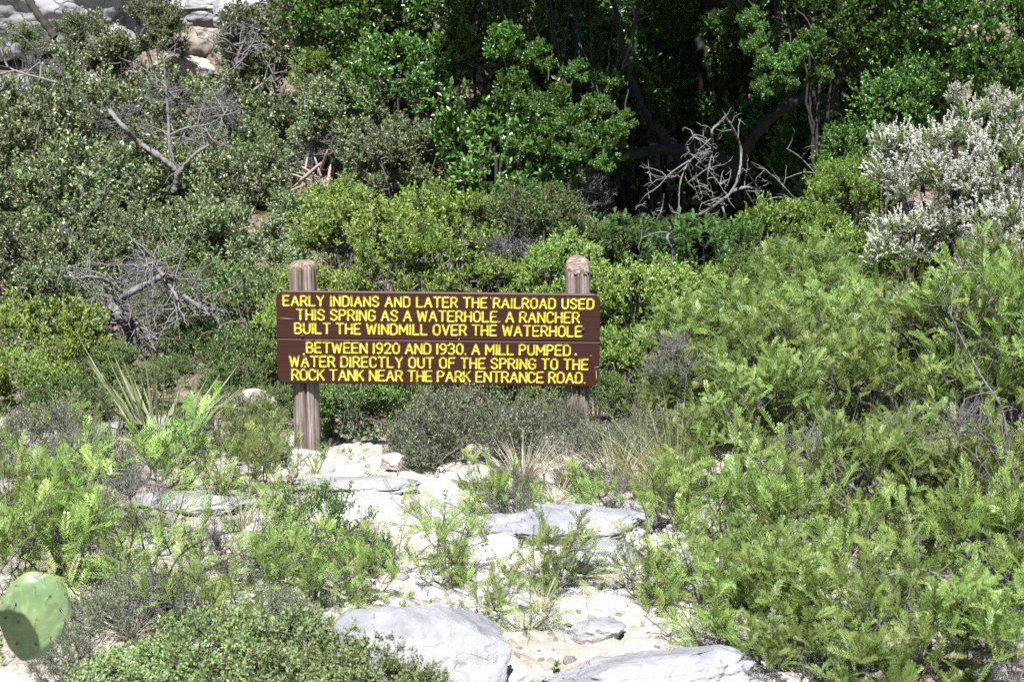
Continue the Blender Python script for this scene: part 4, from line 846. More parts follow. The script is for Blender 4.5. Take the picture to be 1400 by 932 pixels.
for px, py, Yd, R, lab in ((1392, 165, 10.9, .22, 'white blossom cut by the right edge below the green crown'), (1235, 330, 10.6, .26, 'white blossom low on the left flank'), (1350, 370, 9.4, .24, 'white blossom just above the tall grey branch'), (1270, 290, 10.8, .46, 'white flowering shrub at the right, biggest mass of blossom left of centre'), (1340, 290, 10.6, .44, 'white flowering shrub just right of the biggest mass'), (1310, 220, 11.0, .34, 'white flowering shrub above the two big masses'), (1212, 190, 11.8, .12, 'small white spire of blossom at the upper left of the shrubs'), (1365, 140, 11.2, .14, 'white spire of blossom at the upper right'), (1310, 130, 11.2, .10, 'topmost thin spire of white blossom'), (1385, 250, 10.4, .36, 'white flowering shrub reaching the right edge'), (1340, 175, 11.2, .24, 'white blossoming top branch of the flowering shrubs'),
                           (1240, 225, 11.6, .34, 'white flowering shrub on the left flank of the blossom'), (1390, 340, 9.9, .38, 'white flowering branches low at the right edge'), (1235, 430, 9.8, .2, 'small patch of white blossom among the feathery bushes')):
    plant('flowering_shrub', 'flower_a', px, py, Yd, R, lab, 'shrub', 'white flowering shrubs at the right')
crown('bare_n', 73, (.3, .3, .24), 14, 50, 420, M_GREY, (1, .014, .005, 1.2, .6, .08), M_DEAD, .03, .0, .6, 1.8, tw=.0014)
for px, py, Yd, R, lab in ((130, 640, 7.6, .26, 'leafless grey twigs at the left between the yucca and the cactus'), (190, 700, 6.6, .22, 'leafless grey twigs round the foot of the tallest plume'), (60, 670, 7.2, .24, 'leafless grey twigs at the left edge'), (300, 770, 5.9, .20, 'leafless grey twigs under the arching brown branch'), (220, 840, 5.2, .18, 'leafless grey twigs above the herb'), (120, 770, 5.8, .18, 'leafless grey twigs right above the cactus'), (1150, 640, 6.7, .26, 'leafless grey twigs in the dark gap of the right thicket'), (1230, 620, 6.9, .2, 'leafless grey twigs between two feathery bushes, upper right'), (1210, 830, 5.1, .2, 'leafless grey twigs low in the right thicket'), (930, 500, 9.4, .24, 'leafless grey twigs among the green right of the sign'), (1330, 620, 6.2, .24, 'leafless grey twigs by the grey branches in the right thicket'), (700, 700, 6.9, .14, 'leafless grey twigs at the dark end of the long slab'), (860, 690, 7.1, .16, 'leafless dark twigs on the right end of the long slab')):
    plant('twiggy_shrub', 'bare_n', px, py, Yd, R, lab, 'shrub', 'leafless twiggy low shrubs')
DUST = [('dusty_a', 1130, 900, 4.7, .16, 'dusty low shrub in the shade under the right thicket'), ('dusty_b', 130, 860, 4.9, .16, 'dusty twiggy shrub right beside the cactus pad'), ('dusty_b', 190, 830, 5.2, .18, 'dusty twiggy shrub between cactus and herb'), ('dusty_b', 95, 915, 4.6, .14, 'dusty twigs below the cactus pad'), ('dusty_b', 380, 840, 5.4, .14, 'dusty twiggy shrub behind the herb'), ('dusty_a', 640, 597, 8.75, .44, 'dusty grey green shrub in front of the sign between the posts'), ('dusty_b', 765, 592, 8.9, .28, 'dusty twiggy shrub in front of the right post'), ('dusty_a', 575, 612, 8.6, .22, 'small dusty shrub at the left foot of the big dusty one'),
        ('dusty_b', 830, 625, 8.1, .26, 'dusty shrub behind the long grey slab'), ('dusty_b', 60, 610, 9.0, .36, 'dusty twiggy shrub at the left beside the pale slab'), ('dusty_b', 120, 640, 8.3, .30, 'dusty twiggy shrub left of the yucca foot'), ('dusty_a', 900, 610, 8.5, .30, 'dusty shrub behind the long grass'),
        ('dusty_b', 700, 672, 7.6, .18, 'dusty twigs at the left end of the long slab'), ('dusty_b', 320, 580, 9.3, .28, 'dusty shrub left of the left post foot'), ('dusty_a', 960, 590, 9.0, .26, 'dusty shrub between the grass and the feathery bushes')]
for k, px, py, Yd, R, lab in DUST: plant('dusty_shrub', k, px, py, Yd, R, lab, 'shrub', 'dusty grey green low shrubs')
HERB = [('herb_a', 530, 932, 4.2, .17, 'small leaved herb overlapping the front of the big boulder'), ('herb_b', 440, 925, 4.4, .20, 'small leaved herb at the bottom edge left of the boulder front'), ('herb_a', 400, 905, 4.95, .30, 'small leaved herb left of the big boulder at the bottom'), ('herb_b', 300, 900, 4.9, .27, 'small leaved herb at the bottom, left of the boulder herb'), ('herb_a', 500, 925, 4.75, .24, 'small leaved herb in front of the big boulder'), ('herb_b', 210, 920, 4.8, .22, 'small leaved herb right of the cactus')]
for k, px, py, Yd, R, lab in HERB: plant('leafy_herb', k, px, py, Yd, R, lab, 'herb', 'small leaved herbs along the bottom edge')
for px, py, Yd, R, lab in ((430, 715, 6.6, .27, 'broad leaved green shrub in front of the pale shelf'), (400, 770, 6.1, .22, 'broad leaved green shrub behind the boulder, lower left'), (495, 765, 6.2, .18, 'small broad leaved shrub just behind the big boulder'), (60, 660, 7.2, .16, 'small broad leaved plant at the left edge'), (640, 915, 4.8, .05, 'single leafy sprig in front of the big boulder')):
    plant('leafy_shrub', 'leafy_a', px, py, Yd, R, lab, 'shrub', 'broad leaved shrubs on the pale ground')
crown('open_a', 57, (.21, .21, .19), 6, 12, 30, M_FEATH, None, M_TWIG, .03, .1, 1.0, 1.8, fronds=(5, .14, 13, .028, .0044, .30), updir=.8, tw=.0024)
crown('open_b', 58, (.21, .21, .19), 6, 12, 28, M_FEATHB, None, M_TWIG, .03, .1, 1.0, 1.8, fronds=(5, .155, 14, .027, .0044, .28), updir=.9, tw=.0024)
OP = [('open_a', 450, 810, 5.4, .14, 'open feathery bush hanging over the left end of the big boulder'), ('open_a', 665, 830, 5.2, .12, 'open feathery bush at the right shoulder of the big boulder'), ('open_a', 820, 690, 7.2, .16, 'open feathery bush on top of the long slab'), ('open_a', 900, 800, 5.6, .16, 'open feathery bush between the light grey rock and the bottom slab'), ('open_b', 1010, 880, 4.9, .16, 'bright open feathery bush leaning over the right end of the bottom slab'), ('open_a', 330, 660, 7.6, .24, 'open feathery bush between the yucca and the pale shelf'), ('open_b', 240, 660, 7.2, .26, 'bright open feathery bush round the tallest plume'), ('open_a', 60, 700, 6.6, .28, 'open feathery bush at the left above the cactus, upper'),
 ('open_b', 110, 760, 5.6, .22, 'bright open feathery bush just above the cactus pad'), ('open_a', 200, 780, 5.8, .24, 'open feathery bush right of the cactus pad'), ('open_a', 350, 800, 5.7, .20, 'open feathery bush over the top of the herb'),
 ('open_a', 500, 790, 5.9, .18, 'open feathery bush behind the left end of the big boulder'), ('open_a', 600, 770, 6.0, .18, 'open feathery bush right behind the big boulder top'), ('open_b', 930, 740, 5.9, .24, 'bright open feathery bush at the right side of the pale ground'), ('open_a', 960, 820, 5.4, .22, 'open feathery bush over the bottom slab, upper'),
 ('open_a', 740, 780, 6.0, .18, 'open feathery bush between the boulder and the light grey rock'), ('open_a', 690, 690, 7.0, .18, 'open feathery bush before the left end of the long slab'), ('open_b', 20, 780, 5.4, .2, 'bright open feathery bush at the left edge above the cactus'), ('open_a', 390, 650, 7.6, .18, 'open feathery bush at the left end of the pale shelf'),
 ('open_a', 270, 850, 5.2, .18, 'open feathery bush between the cactus and the herb')]
for k, px, py, Yd, R, lab in OP: plant('open_feathery_bush', k, px, py, Yd, R, lab, 'bush', 'open feathery bushes on the pale ground')
FE = [
 ('feath_c', 1085, 915, 4.6, .15, 'small feathery bush in the shade at the right end of the bottom slab'), ('feath_a', 1180, 925, 4.5, .15, 'small feathery bush at the bottom edge under the thicket'),
 ('feath_b', 365, 585, 9.1, .14, 'small feathery bush touching the left post'), ('open_a', 215, 650, 7.6, .14, 'open feathery bush in front of the yucca thatch'),
 ('feath_a', 1395, 455, 7.4, .28, 'tall feathery bush at the right edge reaching the blossom'), ('feath_b', 1345, 470, 7.0, .34, 'feathery bush against the tall grey branch'),
 ('feath_c', 1390, 900, 4.6, .24, 'feathery bush in the bottom right corner'),
 ('feathfar_a', 1000, 470, 9.9, .48, 'feathery bush at the back right of the sign'), ('feathfar_a', 1090, 410, 10.6, .48, 'feathery bush behind, below the yellow green bushes'), ('feathfar_a', 1180, 480, 9.4, .48, 'feathery bush in the back row, right of centre'),
 ('feathfar_a', 1070, 520, 8.9, .46, 'feathery bush in the second row behind the tall plume'), ('feathfar_a', 950, 530, 9.6, .36, 'feathery bush beside the long grass'),
 ('feath_a', 1330, 430, 8.0, .42, 'tall feathery bush at the right in front of the blossom'), ('feath_b', 1260, 500, 7.9, .44, 'feathery bush with grey branches, back right'), ('feath_c', 1390, 520, 7.4, .40, 'feathery bush at the right edge, middle height'),
 ('feath_a', 1140, 565, 7.6, .42, 'feathery bush in the middle of the right thicket'), ('feath_b', 1050, 590, 7.4, .40, 'feathery bush with a tall plume at the left of the thicket'), ('feath_c', 1000, 630, 7.6, .28, 'feathery bush at the left flank of the thicket, upper'),
 ('feath_b', 1330, 600, 6.9, .42, 'feathery bush by the grey branches on the right'), 
 ('feath_a', 1010, 700, 6.5, .32, 'feathery bush at the left flank of the thicket, lower'), ('feath_b', 1210, 700, 6.1, .38, 'feathery bush in the lower right thicket, middle'), ('feath_c', 1310, 700, 6.0, .38, 'feathery bush in the lower right thicket, right'),
 ('feath_a', 1400, 690, 6.0, .34, 'feathery bush at the right edge, lower'), ('feath_b', 1100, 770, 5.6, .32, 'feathery bush near the bottom left of the dark gap'), 
 ('feath_a', 1310, 800, 5.3, .33, 'feathery bush near the bottom right of the dark gap'), ('feath_b', 1060, 855, 5.1, .25, 'feathery bush at the bottom edge beside the slab'), ('feath_c', 1150, 880, 4.95, .27, 'feathery bush at the bottom edge, second from the slab'),
 ('feath_a', 1250, 890, 4.9, .26, 'feathery bush at the bottom edge, third from the slab'), ('feath_b', 1395, 800, 5.2, .28, 'feathery bush in the right corner above the shade'), ('feath_c', 1015, 790, 5.7, .22, 'small feathery bush leaning over the slab'),
 ('open_a', 345, 600, 8.8, .16, 'feathery bush left of the left post'), ('open_a', 300, 640, 8.0, .18, 'feathery bush left of the pale shelf'),
 ('open_a', 90, 600, 8.6, .18, 'feathery bush left of the yucca'), ('feath_a', 30, 720, 6.4, .26, 'feathery bush at the left edge above the cactus'),
]
for k, px, py, Yd, R, lab in FE: plant('feathery_bush', k, px, py, Yd, R, lab, 'bush', 'feathery leaved bushes')

# ------------------------------------------------------------------ open sprays: stems with single fronds as parts
frond_me = []
for k in range(6):
    rng = np.random.default_rng(500 + k); A = Acc()
    V, F, T, RV, RF = frond_batch(rng, np.zeros((1, 3)), np.array([[1., 0, 0]]), np.array([[0, 0, 1.]]), np.array([1.0]), 14 + k % 3, .19, .032, .18 + .06 * k)
    A.add(V, F, T); A.add(RV * 1.0, RF, .85); frond_me.append((A.mesh('frond', M_FEATH), A.mesh('frond_bright', M_FEATHB)))
def spray(px, py, Hs, nst, label, bright=0, lean=(0, 0), seed=0, nf=9, Lf=.15, spreadx=.5):
    x, y, z = gpt(px, py); rng = np.random.default_rng(seed + int(px)); o = link('feathery_sapling', None, None, (x, y, z)); tag(o, label, 'sapling', 'open feathery saplings on the pale ground')
    A = Acc()
    for s_ in range(nst):
        an = rng.uniform(0, 6.28); dr = np.array([math.cos(an) * spreadx + lean[0], math.sin(an) * spreadx * .7 + lean[1], rng.uniform(.7, 1.1)]); dr /= np.linalg.norm(dr)
        L_ = Hs * rng.uniform(.65, 1.1); q = [np.array([rng.normal(0, .01), rng.normal(0, .01), -.03])]
        for _ in range(7): dr = dr + rng.normal(0, .10, 3) + np.array([0, 0, -.03]); dr /= np.linalg.norm(dr); q.append(q[-1] + dr * L_ / 7)
        q = np.array(q); V, F = tubes(q[None], (np.linspace(1, .3, 8) * (.0028 + .006 * Hs))[None], 5); A.add(V, F)
        for f_ in range(nf):
            u = .22 + .78 * (f_ + rng.uniform(0, .6)) / nf; u = min(u, .999); i = int(u * 7); p = q[i] * (1 - (u * 7 - i)) + q[i + 1] * (u * 7 - i); t = norm(q[i + 1] - q[i])
            sd_ = rng.normal(0, 1, 3); sd_ = norm(sd_ - t * (sd_ @ t)); d = norm(t * .65 + sd_ * .85 + np.array([0, 0, .15])); U = norm(np.array([rng.normal(0, .3), -.3, 1.])); S = norm(np.cross(U, d)); U = np.cross(d, S)
            Mx = Matrix((Vector(d), Vector(S), Vector(U))).transposed().to_4x4(); l_ = Lf * rng.uniform(.6, 1.15) * (1 - .3 * u)
            fo = link('frond', frond_me[rng.integers(6)][bright if rng.random() < .85 else 1 - bright], o); fo.matrix_local = Matrix.Translation(Vector(p)) @ Mx @ Matrix.Scale(l_, 4)
    link('stems', A.mesh('stems', M_STEM if bright else M_TWIG, True), o)
SPR = [
 (225, 745, .38, 1, 'tallest bright feathery sapling at the left with upright plume', 1, (0, 0), 1, 12, .17, .28),
 (160, 560, .22, 3, 'bright feathery sapling at the foot of the yucca, left', 1, (-.2, 0), 2, 8, .12, .5),
 (700, 705, .30, 4, 'feathery sapling drooping over the shelf right of centre', 0, (-.1, 0), 3, 9, .14, .9),
 (600, 735, .26, 4, 'feathery sapling behind the big boulder', 0, (0, 0), 4, 9, .13, .9),
 (655, 790, .22, 4, 'feathery sapling touching the back of the big boulder', 0, (.2, 0), 5, 9, .12, 1.0),
 (545, 770, .20, 4, 'feathery sapling left behind the big boulder', 0, (0, 0), 6, 8, .12, 1.0),
 (760, 800, .24, 5, 'feathery sapling between the boulder and the right slab', 0, (0, 0), 7, 9, .12, 1.0),
 (720, 860, .16, 4, 'low feathery sapling right beside the big boulder', 0, (.1, 0), 8, 8, .10, 1.0),
 (790, 715, .22, 4, 'feathery sapling growing on the long grey slab', 0, (-.3, 0), 9, 8, .13, 1.0),
 (955, 815, .36, 6, 'large bright feathery sapling at the right of the pale ground', 1, (-.2, 0), 10, 11, .15, .6),
 (885, 830, .22, 4, 'feathery sapling in front of the light grey rock', 0, (-.2, 0), 11, 9, .12, .9),
 (980, 890, .26, 5, 'feathery sapling leaning over the bottom slab', 0, (-.4, 0), 12, 9, .12, .8),
 (850, 640, .16, 3, 'bright small sapling behind the long slab', 1, (0, 0), 13, 8, .10, .4),
 (340, 780, .34, 4, 'feathery sapling left of the broad leaved shrub', 0, (-.2, 0), 14, 10, .14, .8),
 (260, 850, .32, 4, 'feathery sapling above the small leaved herb', 0, (0, 0), 15, 9, .13, .8),
 (150, 830, .34, 5, 'bright feathery sapling right behind the cactus', 1, (-.3, 0), 16, 9, .15, .8),
 (70, 800, .34, 5, 'bright feathery sapling behind the cactus at the left edge', 1, (-.1, 0), 17, 9, .15, .7),
 (20, 760, .30, 4, 'feathery sapling at the left edge', 0, (0, 0), 18, 9, .14, .8),
 (400, 690, .24, 4, 'feathery sapling on the left end of the shelf', 0, (0, 0), 19, 8, .13, .8),
 (300, 690, .30, 5, 'feathery sapling between the yucca and the shelf', 0, (.1, 0), 20, 9, .14, .8),
 (130, 720, .30, 4, 'feathery sapling left of the tallest plume', 0, (0, 0), 21, 9, .14, .8),
 (470, 830, .18, 4, 'low feathery sapling at the left end of the boulder', 0, (-.2, 0), 22, 8, .11, 1.0),
 (1060, 560, .34, 4, 'tall bright plume standing out of the right thicket', 1, (-.05, -.1), 23, 11, .17, .35),
 (1270, 470, .36, 3, 'bright plume in front of the white blossom', 1, (0, -.1), 24, 10, .17, .35),
 (640, 700, .14, 3, 'small feathery sapling in the middle of the shelf', 0, (0, 0), 25, 8, .11, .8),
]
for a in SPR: spray(a[0], a[1], a[2] * 1.15, a[3] + 1, a[4], a[5], a[6], a[7], a[8] + 2, a[9] * 1.25, a[10])

# ------------------------------------------------------------------ dead wood
def dead(name, label, cat, Yd, lines, tw_=(), m=M_DEAD, group=None, dy=.12, part=None):
    p0 = at(lines[0][0][0][0], lines[0][0][0][1], Yd); O_ = np.array([p0[0], p0[1], p0[2]]); A = Acc(); o = link(name, None, None, O_); tag(o, label, cat, group); B = Acc()
    for k, (pts, r0, r1) in enumerate(lines):
        P = [p - O_ for p in pxp(pts, Yd, k + int(Yd * 10), dy)]; s = Yd / FPX * (1.45 if Yd in (11.6,) else 1); limb_mesh(A, P, r0 * s * (.68 if Yd != 14.6 else .52), r1 * s * (.6 if Yd != 14.6 else .45), k + 3, 9, 12, .006)
        if k < len(tw_) and tw_[k]: twigs_on(B, P, int(tw_[k] * 1.5), (46 if Yd != 14.6 else 34) * s, .95 * s, k + 9, 0.05)
    link('limbs', A.mesh('limbs', m, True), o)
    if B.n: link('twigs', B.mesh('twigs', m, True), o)['kind'] = 'stuff'
    return o
dead('dead_tree', 'twisted silver dead tree with bare branches behind the yucca', 'dead tree', 11.6, [
 ([(200, 503), (190, 475), (178, 455), (168, 440), (160, 425), (163, 413), (178, 400), (205, 386), (222, 378), (240, 381)], 6, 4.5),
 ([(163, 413), (150, 418), (137, 425)], 4, 1.5), ([(172, 404), (150, 386), (125, 378), (98, 382)], 3.2, 1.2), ([(222, 380), (235, 395), (243, 410), (245, 425)], 3.5, 1.2),
 ([(170, 440), (178, 448), (200, 455), (221, 468)], 3.5, 2), ([(250, 405), (275, 420), (300, 437)], 4.5, 2.5), ([(160, 430), (140, 432), (118, 433), (102, 446)], 2, .8),
 ([(178, 455), (170, 470), (182, 485)], 3.5, 2), ([(225, 378), (212, 365), (206, 360), (190, 368)], 3, 1), ([(200, 455), (212, 478), (218, 490)], 1.8, .7), ([(165, 425), (180, 432), (188, 445), (186, 470)], 5, 3)],
 (7, 9, 7, 9, 8, 8, 5, 5, 9, 4, 5))
dead('dead_tree', 'bare tangle of pale dead branches hanging in the mouth of the dark hollow', 'dead tree', 14.6, [
 ([(930, 302), (962, 290), (985, 275), (1000, 262), (1010, 240), (1013, 205), (1003, 178), (992, 160)], 4.5, 3), ([(992, 160), (982, 170), (973, 180), (974, 205), (955, 212), (942, 222), (930, 250), (928, 298)], 3.6, 1.6),
 ([(942, 220), (918, 236), (900, 255), (882, 268), (869, 285)], 2.2, .8), ([(1000, 262), (1022, 256), (1042, 262)], 5, 3.0), ([(985, 272), (990, 290), (996, 310)], 3.2, 2), ([(975, 205), (968, 235), (968, 262)], 1.6, .8),
 ([(950, 215), (975, 240), (990, 262)], 1.4, .6), ([(940, 222), (948, 250), (958, 275), (975, 282)], 1.3, .6), ([(925, 240), (905, 242), (882, 236)], 1.2, .6), ([(975, 205), (955, 190), (945, 188)], 1.2, .5), ([(908, 265), (905, 285), (898, 303)], 2.4, 1.4)],
 (5, 8, 4, 5, 3, 5, 5, 4, 2, 4, 3))
dead('fallen_branch', 'two thin bare pale branches right of the hollow mouth', 'branch', 14.2, [([(1128, 258), (1110, 232), (1090, 212), (1075, 203)], 1.3, .7), ([(1098, 285), (1078, 262), (1062, 245), (1045, 232)], 1.2, .7), ([(1095, 278), (1070, 270), (1050, 272)], 2, 1)], (2, 2, 1))
dead('bare_limb', 'pale bare branch crossing the left edge in front of the cliff', 'branch', 17.6, [([(92, 118), (60, 108), (30, 100), (10, 90), (2, 70), (-8, 60)], 2.6, 1.4), ([(55, 106), (55, 85), (45, 65), (30, 50)], 2, 1), ([(20, 97), (-10, 104)], 2.4, 2)], (3, 3, 1))
dead('forked_limb', 'grey forked trunk with bare twigs in the left hillside trees', 'dead tree', 16.3, [([(238, 262), (243, 240), (240, 232), (215, 212), (190, 195), (170, 175), (150, 152)], 7, 5), ([(243, 238), (258, 220), (270, 208), (286, 198)], 5, 2.5), ([(240, 232), (232, 200), (230, 160), (226, 110), (224, 80)], 4, 1.8),
 ([(232, 185), (255, 175), (285, 170), (305, 158), (312, 146)], 2.2, 1), ([(280, 172), (290, 190), (310, 200)], 1.5, .8), ([(228, 120), (205, 100), (180, 85)], 1.6, .8), ([(243, 178), (250, 195), (232, 205)], 2, 1)], (2, 3, 6, 6, 3, 3, 4))
dead('bare_limb', 'silver branch with a thicket of bare twigs under the dark overhung boulder', 'branch', 19.0, [([(296, 130), (308, 118), (320, 100), (326, 75), (340, 45)], 4, 2), ([(322, 95), (342, 68), (352, 40)], 2.6, 1.2), ([(325, 70), (310, 55), (300, 52)], 1.6, .8), ([(345, 125), (365, 110), (375, 98)], 3, 1.5)], (6, 7, 6, 4))
dead('leaning_trunk', 'dark leaning trunk cutting the top left corner of the cliff', 'trunk', 21.0, [([(75, 52), (52, 20), (30, -15), (15, -40)], 8, 7)], (0,), M_BARK)
dead('dead_shrub', 'dark bare stems of a bush above the sign', 'bush', 12.4, [([(700, 400), (702, 370), (700, 340), (702, 310)], 1.5, .8), ([(700, 400), (715, 375), (722, 350), (735, 330)], 1.4, .7), ([(690, 400), (680, 370), (662, 345)], 1.2, .6), ([(715, 375), (735, 362), (750, 355)], 1, .5), ([(670, 400), (672, 360), (660, 330)], 1, .6)], (5, 5, 4, 3, 3), M_BARK)
dead('dead_branch', 'crooked grey stem under the ferny shrubs', 'branch', 12.2, [([(915, 300), (920, 312), (912, 325), (920, 345), (917, 372), (914, 390)], 3.2, 2)], (2,))
for k, (pts, lab, Yd) in enumerate((([(1382, 640), (1370, 560), (1345, 520), (1318, 470), (1300, 430), (1285, 395)], 'long grey branch rising through the right thicket toward the blossom', 7.0), ([(1385, 690), (1368, 640), (1345, 600), (1330, 560)], 'cluster of grey branches in the right thicket beside the tall branch', 6.5),
        ([(1402, 832), (1385, 800), (1362, 782), (1348, 762)], 'dark branch at the right edge near the bottom', 5.2),
        ([(1160, 685), (1145, 660), (1140, 640)], 'short curved dead stick in the right thicket', 6.2), ([(1200, 790), (1250, 778), (1275, 782), (1300, 790)], 'pale fallen stick on the lower right thicket', 5.1), ([(980, 930), (940, 890), (905, 860), (880, 840)], 'thin bare stick leaning over the bottom slab', 4.9),
        ([(760, 700), (745, 660), (738, 610)], 'pale dry stem in front of the dusty shrubs', 7.8))):
    dead('bare_branch', lab, 'branch', Yd * (.86 if k in (0, 1, 2) else .93 if k in (3, 4) else 1), [(pts, 2.6, 1.2)] + ([([(1380, 640), (1350, 600), (1320, 580)], 2, 1), ([(1390, 660), (1372, 600), (1368, 560)], 2, 1), ([(1360, 660), (1330, 620), (1300, 600)], 2, .8)] if k == 1 else []), (5 if k < 2 else 2, 4, 4, 4), M_DEAD if k % 2 == 0 else M_TWIG, 'bare grey branches in the right thicket' if k in (0, 1, 3, 4) else None, .08)
for k, (pts, r, lab) in enumerate((([(160, 830), (172, 790), (178, 750), (185, 720)], 3.2, 'dark crooked stem behind the cactus sapling'), ([(205, 850), (225, 800), (245, 760), (285, 735), (330, 725)], 3.0, 'long brown branch arching over the pale ground'), ([(250, 800), (290, 775), (330, 755), (370, 735)], 2.2, 'thinner brown branch below the arching one'),
        ([(150, 880), (165, 905), (150, 925)], 2.6, 'short grey twig right of the cactus'), ([(100, 770), (140, 785), (190, 778)], 1.2, 'thin pale twig above the cactus'), ([(130, 700), (128, 660), (132, 640)], 1.8, 'upright bleached stalk left of the plume'))):
    Yd = gpt(*pts[0])[1]; dead('fallen_branch', lab, 'branch', Yd - .05, [(pts, r, r * .45)], (4,), M_BARK if k in (0, 1, 2) else M_DEAD, 'bare branches at the left foreground', .03)
# rotten timber heap on the hill
tb = link('rotten_timber', None, None, at(420, 250, 15.2)); tag(tb, 'heap of splintered pale rotten timber on the left hillside', 'timber heap')
rs = random.Random(4); M_SPLIT = bark_mat('split_wood', (.16, .115, .09), (.42, .34, .285), (.28, .22, .185), 25)
for k, (a, b_, wpx) in enumerate((((408, 250), (440, 222), 7), ((412, 228), (432, 240), 5), ((398, 238), (428, 248), 5), ((436, 240), (448, 205), 6), ((446, 262), (452, 225), 5), ((415, 262), (440, 266), 4), ((444, 245), (449, 345), 6), ((424, 258), (418, 345), 5), ((436, 262), (430, 350), 5), ((395, 262), (420, 252), 6), ((400, 272), (442, 276), 5), ((420, 215), (412, 262), 4), ((405, 236), (450, 246), 3), ((430, 215), (446, 262), 4), ((398, 258), (432, 232), 3), ((410, 268), (446, 254), 3), ((440, 282), (415, 290), 4))):
    P = [at(a[0], a[1], 15.2 + rs.uniform(-.15, .15)), at(b_[0], b_[1], 15.2 + rs.uniform(-.15, .15))]; O_ = np.array(tb.location); s = 15.2 / FPX * wpx * .34
    d = norm(P[1] - P[0]); sd_ = norm(np.cross(d, [0, 1, .4])); up_ = np.cross(sd_, d); V = []
    for t, ws in ((0, .6), (.15, 1), (.8, 1), (1, .3)):
        c = P[0] * (1 - t) + P[1] * t - O_
        for i, j in ((-1, -1), (1, -1), (1, 1), (-1, 1)): V.append(c + sd_ * i * s * ws * rs.uniform(.8, 1.1) + up_ * j * s * .35)
    F = [(q * 4 + i, q * 4 + (i + 1) % 4, q * 4 + 4 + (i + 1) % 4, q * 4 + 4 + i) for q in range(3) for i in range(4)] + [(3, 2, 1, 0), (12, 13, 14, 15)]
    A = Acc(); A.add(V, F); link('timber', A.mesh('timber', M_SPLIT), tb)

# ------------------------------------------------------------------ yucca
m, nt, b = mat('yucca_leaf'); v = coords(nt, 'Object', (20, 20, 2)); n1 = noise(nt, 3, 3, v); at_ = N(nt, 'ShaderNodeAttribute', attribute_name='tint')
c = mixc(nt, at_.outputs['Fac'], ramp(nt, n1, [(.35, (.085, .135, .055)), (.6, (.15, .195, .085))]), ramp(nt, n1, [(.35, (.24, .20, .11)), (.6, (.38, .33, .21))]))
nt.links.new(c, b.inputs['Base Color']); b.inputs['Roughness'].default_value = .45; M_YUC = m
yx, yy_, yz = gpt(215, 602)
yuc = link('yucca', None, None, (yx, yy_, yz)); tag(yuc, 'yucca with stiff pale edged sword leaves and a grey thatched base', 'yucca')
rs = np.random.RandomState(3)
BL = [((178, 580), (108, 462), 1), ((182, 582), (125, 480), .8), ((185, 580), (118, 490), .6), ((190, 578), (132, 512), .9), ((196, 580), (160, 500), .7), ((205, 572), (160, 497), .8), ((192, 566), (198, 505), .5), ((208, 570), (213, 504), .9), ((214, 574), (214, 508), .6), ((205, 575), (236, 502), .3), ((222, 570), (225, 502), .2),
      ((235, 578), (244, 524), .4), ((242, 570), (272, 522), .5), ((262, 578), (326, 498), .8), ((255, 578), (300, 512), .5), ((265, 580), (332, 528), .9), ((258, 590), (334, 530), .8), ((262, 588), (318, 550), .6), ((230, 590), (290, 560), .4), ((165, 570), (112, 520), .3), ((200, 590), (178, 520), .4), ((215, 590), (250, 530), .5), ((180, 590), (120, 575), .4), ((190, 600), (150, 600), .7), ((250, 600), (300, 585), 1)]
BL += [((186 + 3 * q, 580), (112 + 9 * q + (q % 3) * 7, 478 + (q * 29) % 55), .2 + .1 * (q % 5)) for q in range(12)] + [((226 + 3 * q, 582), (236 + 8 * q, 512 + (q * 23) % 45), .3 + .1 * (q % 4)) for q in range(10)]
for k, (a, b2, dry_) in enumerate(BL):
    Yb = yy_ - .75 + rs.uniform(-.12, .12); P0 = at(a[0], a[1], Yb); P1 = at(b2[0], b2[1], Yb + rs.uniform(-.25, .2)); Oy = np.array(yuc.location)
    d = P1 - P0; L_ = np.linalg.norm(d); d = d / L_; view = norm(P0 - np.array([0, 0, CAM_H])); S = norm(np.cross(d, view) + rs.normal(0, .35, 3)); Nn = np.cross(S, d); V = []; T = []
    s_ = np.linspace(0, 1, 9); sag = rs.uniform(.02, .08)
    for q in s_:
        w_ = .0058 * (1 - q ** 2.2) * (.7 + .5 * min(1, q * 4)) + .0006; c = P0 + d * L_ * q + np.array([0, 0, -sag * L_ * (q ** 2 - q) * -1.5]) - Oy
        V += [c - S * w_, c - S * w_ * .75 + Nn * .000, c + Nn * w_ * .45, c + S * w_ * .75, c + S * w_]; T += [1, max(0, dry_ - .3), max(0, dry_ - .5), max(0, dry_ - .3), 1]
    F = [(q * 5 + i, q * 5 + i + 1, q * 5 + 6 + i, q * 5 + 5 + i) for q in range(8) for i in range(4)]
    A = Acc(); A.add(V, F, np.array(T, float)); link('leaf', A.mesh('leaf', M_YUC, True), yuc)
rng = np.random.default_rng(6)
for cx in (183, 250):
    A = Acc()
    n = 160; c0 = at(cx, 578, yy_ - .6) - np.array(yuc.location); an = rng.uniform(0, 6.28, n); r = .045
    P = np.zeros((n, 4, 3)); top = c0 + np.stack([np.cos(an) * r * .6, np.sin(an) * r * .6, rng.uniform(-.02, .10, n)], -1); out = np.stack([np.cos(an), np.sin(an), an * 0], -1)
    ln = rng.uniform(.10, .2, n)
    for q, (o_, dz) in enumerate(((0, 0), (.3, -.25), (.42, -.6), (.45, -1))): P[:, q] = top + out * (ln * o_)[:, None] + np.stack([an * 0, an * 0, ln * dz], -1) + rng.normal(0, .006, (n, 3))
    V, F = tubes(P, np.tile([.004, .005, .004, .0015], (n, 1)), 3); A.add(V, F)
    link('thatch', A.mesh('thatch', M_DEAD, True), yuc)

